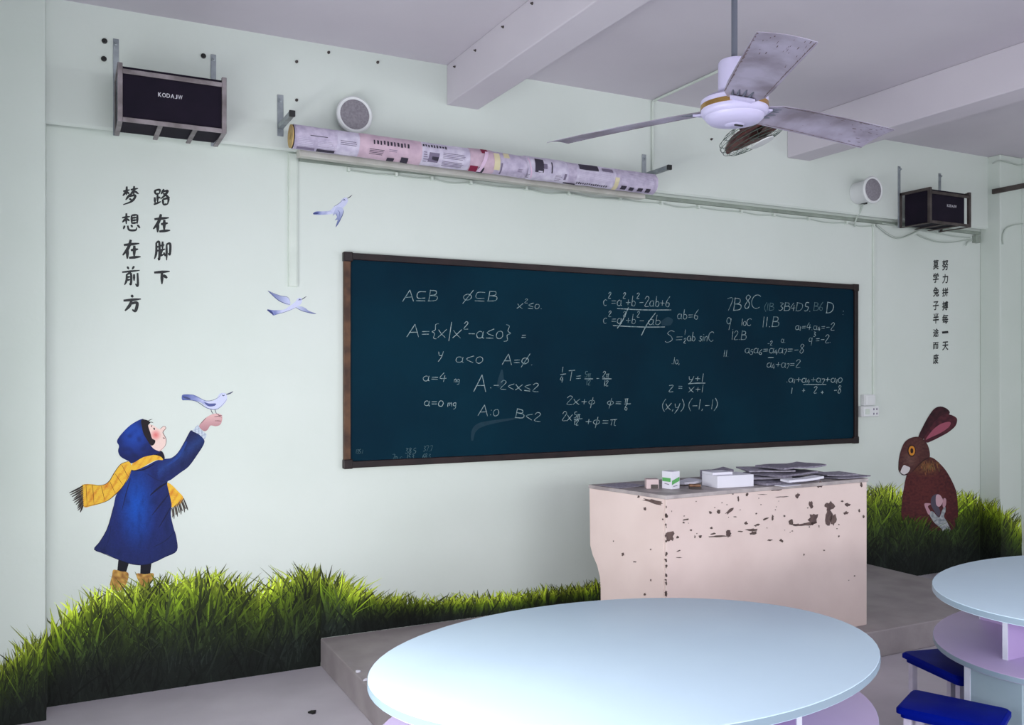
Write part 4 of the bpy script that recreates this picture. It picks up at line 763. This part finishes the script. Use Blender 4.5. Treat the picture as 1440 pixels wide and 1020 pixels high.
ZPD = (800, 630, 3.273)
def on_front(px, py, e=.0012):
    d = ray(px, py); n = fn; t = ((A + fn * e) - Vector((0, 0, 0))).dot(n) / Vector((d.x, d.y, 0)).dot(n); return O + d * t
sd = (Cc - A).normalized(); sn = Vector((-sd.y, sd.x, 0)); sn = sn if sn.x < 0 else -sn
def on_side(px, py, e=.0012):
    d = ray(px, py); t = (A + sn * e).dot(sn) / Vector((d.x, d.y, 0)).dot(sn); return O + d * t
def blob(m, cx, cy, rx, ry, fnc, rot=0, jag=.35, n=14):
    pts = []
    for i in range(n):
        a = 2 * math.pi * i / n; k = 1 + random.uniform(-jag, jag); x, y = rx * k * math.cos(a), ry * k * math.sin(a)
        pts.append((cx + x * math.cos(rot) - y * math.sin(rot), cy + x * math.sin(rot) + y * math.cos(rot)))
    vs = [fnc(ZPD[0] + cx / ZPD[2], ZPD[1] + cy / ZPD[2])] + [fnc(ZPD[0] + x / ZPD[2], ZPD[1] + y / ZPD[2]) for x, y in pts]
    m.add(vs, [(0, 1 + i, 1 + (i + 1) % n) for i in range(n)])
m1, m2 = MB(), MB()
for cx, cy, rx, ry, rot in [(466, 408, 18, 24, 0), (1200, 270, 20, 22, 0), (1195, 320, 16, 30, 0), (1215, 330, 14, 26, 0), (1125, 325, 20, 26, .3), (1095, 352, 40, 7, -.1), (955, 188, 30, 9, -.1), (1152, 170, 16, 14, 0), (740, 290, 24, 7, -.7), (735, 395, 10, 16, 0), (1115, 262, 9, 16, 0), (1052, 222, 9, 12, .3), (690, 208, 5, 3, 0), (1050, 355, 24, 5, 0), (1285, 262, 12, 8, 0), (1275, 300, 10, 8, 0)]: blob(m1, cx, cy, rx, ry, on_front, rot)
for cx, cy, rx, ry, rot in [(652, 298, 7, 6, 0), (690, 293, 9, 8, .5), (540, 330, 16, 4, -.2), (528, 345, 5, 4, 0), (815, 348, 8, 8, 0), (842, 378, 30, 6, -.08), (850, 392, 18, 8, -.3), (790, 385, 14, 3, 0), (690, 408, 45, 4, -.05), (605, 408, 7, 7, 0), (580, 410, 3, 6, 0), (562, 380, 5, 4, 0), (655, 370, 6, 4, 0), (665, 396, 12, 4, -.2), (1022, 342, 12, 12, 0), (937, 322, 5, 12, 0), (905, 328, 14, 4, -.3), (868, 355, 14, 4, -.3), (924, 425, 12, 4, 0), (978, 428, 10, 6, .5), (1082, 492, 4, 5, 0), (1337, 290, 4, 8, 0), (1346, 170, 6, 10, 0), (1357, 318, 5, 8, 0), (1258, 246, 6, 4, 0), (1315, 590, 4, 3, 0), (780, 235, 4, 12, 0), (820, 215, 6, 9, .5), (520, 225, 4, 7, 0), (505, 475, 8, 3, -.4), (508, 505, 14, 2, 0), (1243, 408, 3, 5, 0), (1175, 472, 4, 3, 0), (1288, 610, 3, 2, 0), (500, 412, 6, 6, 0), (992, 314, 5, 5, 0), (765, 318, 8, 2, 0), (884, 262, 3, 3, 0), (980, 226, 34, 2, -.05), (890, 215, 20, 1.5, 0)]: blob(m2, cx, cy, rx, ry, on_front, rot)
for _ in range(26):
    cy = random.uniform(230, 680); blob(m2, 447 + random.uniform(-2, 3), cy, random.uniform(2, 6), random.uniform(3, 10), on_front)
for _ in range(34): blob(m2, random.uniform(470, 1350), random.uniform(200, 420), random.uniform(1.5, 4), random.uniform(1.5, 3.5), on_front)
tag(m1.build('peeled_paint', M_CHIP, desk), 'grey-brown bare patches', kind='stuff'); tag(m2.build('chipped_paint', M_CHIPD, desk), 'small dark chips', kind='stuff')
m3 = MB()
for cx, cy, rx, ry, rot in [(390, 248, 46, 9, .22), (350, 280, 8, 7, 0), (248, 490, 6, 9, 0), (302, 525, 8, 3, 0), (376, 468, 4, 4, 0), (350, 675, 5, 6, 0), (377, 610, 3, 6, 0), (205, 430, 3, 3, 0), (320, 225, 5, 6, 0), (432, 330, 4, 4, 0)]: blob(m3, cx, cy, rx, ry, on_side, rot)
tag(m3.build('peeled_paint', M_CHIP, desk), kind='stuff')

# things on the desk
def onb(px, py): return atZ(px, py, ZT_)
def obox(p0, dx, w_, d, h, z0=0):
    """box footprint: front-left corner p0, direction dx"""
    dx = dx.normalized(); dy = Vector((-dx.y, dx.x, 0)); q = [p0, p0 + dx * w_, p0 + dx * w_ + dy * d, p0 + dy * d]
    return [vz(p, ZT_ + z0) for p in q], [vz(p, ZT_ + z0 + h) for p in q]
p1, p2, p0 = onb(1009, 687.5), onb(1060, 684.5), onb(987, 683)
e = empty('white_carton', p1, 'low white cardboard carton on the desk in front of the papers', 'box')
dx = (p2 - p1); wd = dx.length; dep = min(.2, (p0 - p1).length)
lft = (p0 - p1)
q = [p1, p2, p2 + lft, p0]; hh = .066
MB().hexa([vz(p, ZT_ + .001) for p in q], [vz(p, ZT_ + hh) for p in q]).build('tray', M_PAPER, e, bevel=.002)
q2 = [p1.lerp(p0, .3), p1.lerp(p0, .3) + dx * .55, p0 + dx * .55, p0]
MB().hexa([vz(p, ZT_ + hh) for p in q2], [vz(p, ZT_ + hh + .014) for p in q2]).build('raised_lid', M_PAPER, e, bevel=.002)
pm = onb(944, 689); dm = Vector((CX, -SX, 0))
e = empty('medicine_box', pm, 'small white carton with green stripe standing on the desk', 'box')
a1 = Matrix.Rotation(R(38), 3, 'Z') @ dm; a2 = Vector((-a1.y, a1.x, 0)); s_ = .066
q = [pm, pm + a1 * s_, pm + a1 * s_ + a2 * s_, pm + a2 * s_]
MB().hexa([vz(p, ZT_ + .001) for p in q], [vz(p, ZT_ + .094) for p in q]).build('carton', M_PAPER, e, bevel=.002)
for p, dr, nrm_, z0, z1 in ((pm, a1, -a2, .03, .052), (pm, a2, -a1, .04, .06)):
    o_ = nrm_ * .0012
    MB().add([vz(p + dr * .004 + o_, ZT_ + z0 - (.006 if dr is a1 else 0)), vz(p + dr * (s_ - .004) + o_, ZT_ + z0 + (.012 if dr is a1 else 0)), vz(p + dr * (s_ - .004) + o_, ZT_ + z1 + (.012 if dr is a1 else 0)), vz(p + dr * .004 + o_, ZT_ + z1 - (.006 if dr is a1 else 0))], [(0, 1, 2, 3)]).build('green_stripe', M_GREENP, e)
    MB().add([vz(p + dr * .014 + o_, ZT_ + z0 - .016), vz(p + dr * .046 + o_, ZT_ + z0 - .013), vz(p + dr * .046 + o_, ZT_ + z0 - .009), vz(p + dr * .014 + o_, ZT_ + z0 - .012)], [(0, 1, 2, 3)]).build('print_line', M_INKG, e)
pq = onb(909, 688)
e = empty('chalk_box', pq, 'small pinkish open cardboard box with dark front at the desk\'s left end', 'box')
bt, tpp = obox(pq, dm, .066, .06, .05, .001); MB().hexa(bt, tpp).build('body', M_PINKBOX, e, bevel=.002)
bt, tpp = obox(pq + dm * .024 - Vector((SX, CX, 0)) * .001, dm, .038, .002, .022, .002); MB().hexa(bt, tpp).build('dark_front', M_RUSTST, e)
pe = onb(970, 688.5)
e = empty('board_eraser', pe, 'brown wooden chalkboard eraser lying between the small cartons', 'eraser')
bt, tpp = obox(pe, dm, .062, .04, .012, .001); MB().hexa(bt, tpp).build('felt_pad', M_RUSTST, e, bevel=.002)
bt, tpp = obox(pe + Vector((.001, .001, 0)), dm, .06, .038, .012, .013); MB().hexa(bt, tpp).build('wooden_back', M_WOOD, e, bevel=.004)
def sheet(name, px, py, w_, d, rot, z, m_, label, curl=.012, group='papers on the desk', seed=0, tilt=0, thick=.008):
    c = onb(px, py); n = 8; vs = []; rnd = Vector((seed * 3.7, 0, 0)); a = R(rot)
    for lay in (0, 1):
        for j in range(n + 1):
            for i in range(n + 1):
                u, v = (i / n - .5) * w_, (j / n - .5) * d
                zz_ = z + curl * (noise.noise(Vector((u * 7, v * 7, seed * 1.7))) + .55) * (.4 + abs(i / n - .5) * 1.4) + tilt * (i / n)
                vs.append((c.x + u * math.cos(a) - v * math.sin(a), c.y + u * math.sin(a) + v * math.cos(a), ZT_ + .002 + max(0, zz_) + lay * thick))
    N1 = (n + 1) ** 2; fs = []
    for j in range(n):
        for i in range(n):
            k = j * (n + 1) + i; fs += [(k, k + n + 1, k + n + 2, k + 1), (N1 + k, N1 + k + 1, N1 + k + n + 2, N1 + k + n + 1)]
    bd = [i for i in range(n + 1)] + [j * (n + 1) + n for j in range(1, n + 1)] + [n * (n + 1) + i for i in range(n - 1, -1, -1)] + [j * (n + 1) for j in range(n - 1, 0, -1)]
    for k in range(len(bd)): a_, b_ = bd[k], bd[(k + 1) % len(bd)]; fs.append((a_, b_, N1 + b_, N1 + a_))
    return tag(MB().add(vs, fs).build(name, m_, smooth=True), label, 'paper', group)
sheet('newspaper', 1090, 677, .44, .26, 6, .0, M_NEWS2, 'grey newspaper flat at the bottom of the heap on the desk', .0035, seed=1, thick=.012)
sheet('newspaper', 1068, 676, .27, .24, -14, .018, M_NEWS, 'grey newspaper under the heap, next to the white carton', .0035, seed=2, thick=.01)
sheet('newspaper', 1098, 675, .38, .25, 14, .034, M_NEWS2, 'darker grey newspaper in the middle of the heap on the desk', .0035, seed=3, thick=.01)
sheet('newspaper', 1076, 674, .27, .22, -22, .05, M_NEWS, 'grey newspaper jutting left from the upper part of the heap', .0035, seed=4, thick=.008)
sheet('newspaper', 1112, 674, .34, .22, 3, .064, M_NEWS2, 'grey newspaper on top of the heap on the desk', .012, seed=5, thick=.009)
sheet('paper_sheet', 1128, 682, .24, .07, -4, .014, M_PAPER, 'folded white paper sticking out of the front of the newspaper heap', .006, seed=6, tilt=.012, thick=.012)
sheet('paper_sheet', 1108, 684, .16, .06, 12, .001, M_PAPER, 'white paper under the front edge of the newspaper heap', .004, seed=7, thick=.003)
sheet('newspaper', 1180, 671, .28, .22, 3, .0, M_NEWS2, 'dark grey newspaper lying flat at the desk\'s right end', .005, seed=8, thick=.006)
sheet('newspaper', 1172, 670, .22, .17, -8, .008, M_NEWS, 'grey newspaper on the flat one at the desk\'s right end', .006, seed=9, thick=.006)
sheet('paper_sheet', 966, 681.5, .14, .1, 8, .001, M_PAPER, 'white paper lying behind the wooden eraser', .012, seed=10, thick=.012)
sheet('newspaper', 1008, 675, .16, .1, -4, .0, M_NEWS2, 'dark newspaper just visible behind the white carton', .02, seed=11, thick=.05)
sheet('newspaper', 875, 684, .2, .16, 10, .0, M_NEWS, 'thin grey paper flat on the desk\'s left corner', .002, seed=12, thick=.002)

# ------------------------------------------------------------------ oval reading tables
def ellipse(cx, cy, a, b, z, n=72): return [Vector((cx + a * math.cos(2 * math.pi * i / n), cy + b * math.sin(2 * math.pi * i / n), z)) for i in range(n)]
def table(cx, cy, label, ang_list, ax=.843, by=.592, sa=.84, sb=.589):
    e = empty('oval_table', (cx, cy, 0), label, 'table', 'oval reading tables')
    top = MB().prism(ellipse(cx, cy, ax, by, .724), ellipse(cx, cy, ax, by, .75)).build('table_top', M_TABLE, e, smooth=True, bevel=.002)
    MB().prism(ellipse(cx, cy, ax + .0015, by + .0015, .727)[::1], ellipse(cx, cy, ax + .0015, by + .0015, .747)).build('edge_band', M_TEDGE, top, smooth=True)
    MB().prism(ellipse(cx, cy, sa, sb, .518), ellipse(cx, cy, sa, sb, .54)).build('shelf', M_SHELF, e, smooth=True, bevel=.002)
    MB().prism(ellipse(cx, cy, sa + .001, sb + .001, .52), ellipse(cx, cy, sa + .001, sb + .001, .538)).build('shelf_edge_band', M_TEDGE, e, smooth=True)
    for nm, A_, B_, E_ in (('long_divider', (cx - .68, cy + .03, .54), (cx + .68, cy + .05, .724), [((cx - .684, cy + .03, .54), (cx - .68, cy + .05, .724)), ((cx + .68, cy + .03, .54), (cx + .684, cy + .05, .724))]),
                           ('cross_divider', (cx - .26, cy - .44, .54), (cx - .24, cy + .44, .724), [((cx - .26, cy - .444, .54), (cx - .24, cy - .44, .724)), ((cx - .26, cy + .44, .54), (cx - .24, cy + .444, .724))]),
                           ('cross_divider', (cx + .24, cy - .44, .54), (cx + .26, cy + .44, .724), [((cx + .24, cy - .444, .54), (cx + .26, cy - .44, .724)), ((cx + .24, cy + .44, .54), (cx + .26, cy + .444, .724))])):
        pn = MB().box(A_, B_).build(nm, M_PANEL, e)
        for a_, b_ in E_: MB().box(a_, b_).build('edge_strip', M_PEDGE, pn)
    MB().box((cx - .81, cy - .11, 0), (cx + .81, cy + .11, .518)).build('base_cabinet', M_BASE, e, bevel=.002)
    for sx_ in (-1, 1):
        for sy_ in (1,): MB().box((cx + sx_ * .805, cy + sy_ * .09, 0), (cx + sx_ * .814, cy + sy_ * .114, .518)).build('corner_strip', M_PEDGE, e)
    return e
fan_d = [(1, .25, .52), (1, -.45, .5), (.2, -1, .4), (-.5, -1, .4), (-1, -.45, .5), (-1, .25, .52), (-.3, 1, .4), (.5, 1, .4)]
table(1.594, 2.296, 'pale blue oval table in the centre foreground', fan_d)
T2X, T2Y = 3.84, 2.09
table(T2X, T2Y, 'pale blue oval table at the right edge with lilac book shelf', fan_d)

# ------------------------------------------------------------------ stools
def stool(P, ex, ey, w_, d, label, h=.44):
    """P: far-left seat corner, ex/ey: seat directions"""
    ex = Vector((*ex, 0)).normalized(); ey = Vector((-ex.y, ex.x, 0)) * (1 if ey > 0 else -1)
    c = Vector((*P, 0)) + ex * w_ / 2 + ey * d / 2
    e = empty('stool', c, label, 'stool', 'blue stools')
    f = lambda u, v, z: c + ex * u + ey * v + Vector((0, 0, z))
    def rr(hw, hd, z, r=.02):
        out_ = []
        for sx_, sy_, a0 in ((1, 1, 0), (-1, 1, 90), (-1, -1, 180), (1, -1, 270)):
            for k in range(5): a = R(a0 + k * 22.5); out_.append(f(sx_ * (hw - r) + r * math.cos(a), sy_ * (hd - r) + r * math.sin(a), z))
        return out_
    lv = [rr(w_ / 2 - .012, d / 2 - .012, h - .038), rr(w_ / 2 - .012, d / 2 - .012, h - .024), rr(w_ / 2, d / 2, h - .022), rr(w_ / 2, d / 2, h - .008), rr(w_ / 2 - .008, d / 2 - .008, h)]
    n = 20; vs = [p for l in lv for p in l]
    fs = [(i * n + k, i * n + (k + 1) % n, (i + 1) * n + (k + 1) % n, (i + 1) * n + k) for i in range(4) for k in range(n)] + [tuple(range(n)), tuple(range(4 * n, 5 * n))]
    MB().add(vs, fs).build('seat', M_BLUE, e, smooth=True)
    for sx_ in (-1, 1):
        for sy_ in (-1, 1):
            u, v = sx_ * (w_ / 2 - .035), sy_ * (d / 2 - .035); t = .0125
            MB().hexa([f(u - t, v - t, 0), f(u + t, v - t, 0), f(u + t, v + t, 0), f(u - t, v + t, 0)], [f(u - t, v - t, h - .038), f(u + t, v - t, h - .038), f(u + t, v + t, h - .038), f(u - t, v + t, h - .038)]).build('leg', M_LEG, e, bevel=.002)
    for sx_ in (-1, 1):
        u = sx_ * (w_ / 2 - .035); MB().hexa([f(u - .008, -d / 2 + .035, .12), f(u + .008, -d / 2 + .035, .12), f(u + .008, d / 2 - .035, .12), f(u - .008, d / 2 - .035, .12)], [f(u - .008, -d / 2 + .035, .14), f(u + .008, -d / 2 + .035, .14), f(u + .008, d / 2 - .035, .14), f(u - .008, d / 2 - .035, .14)]).build('stretcher', M_LEG, e)
    for sy_ in (-1, 1):
        v = sy_ * (d / 2 - .035); MB().hexa([f(-w_ / 2 + .035, v - .008, .12), f(w_ / 2 - .035, v - .008, .12), f(w_ / 2 - .035, v + .008, .12), f(-w_ / 2 + .035, v + .008, .12)], [f(-w_ / 2 + .035, v - .008, .14), f(w_ / 2 - .035, v - .008, .14), f(w_ / 2 - .035, v + .008, .14), f(-w_ / 2 + .035, v + .008, .14)]).build('stretcher', M_LEG, e)
stool((3.16, 2.60), (-.075, -.335), 1, .34, .26, 'blue stool half hidden under the right oval table, further from the camera')
stool((2.83, 2.275), (.14, -.30), -1, .33, .235, 'blue stool standing between the two oval tables, nearest the camera')

# scraps on the floor and the platform
for px, py, Z, m_, lab, cat, r in ((440, 1003, 0, M_BLACK, 'small dark scrap on the floor left of the platform', 'scrap', .02), (498, 968, ZP, M_PAPER, 'tiny white paper scrap on the platform edge, further one', 'scrap', .011), (509, 1012, ZP, M_PAPER, 'tiny white paper scrap on the platform edge, nearer one', 'scrap', .013)):
    c = atZ(px, py, Z) if Z == 0 else atX(px, py, 1.27) + Vector((.02, 0, 0)); m = MB(); n = 9
    pts = [(c.x + r * random.uniform(.4, 1.3) * math.cos(2 * math.pi * i / n), c.y + r * random.uniform(.4, 1.1) * math.sin(2 * math.pi * i / n)) for i in range(n)]
    m.prism([(x, y, Z) for x, y in pts], [(x, y, Z + .004 + random.uniform(0, .006)) for x, y in pts])
    tag(m.build('floor_scrap', m_), lab, cat)
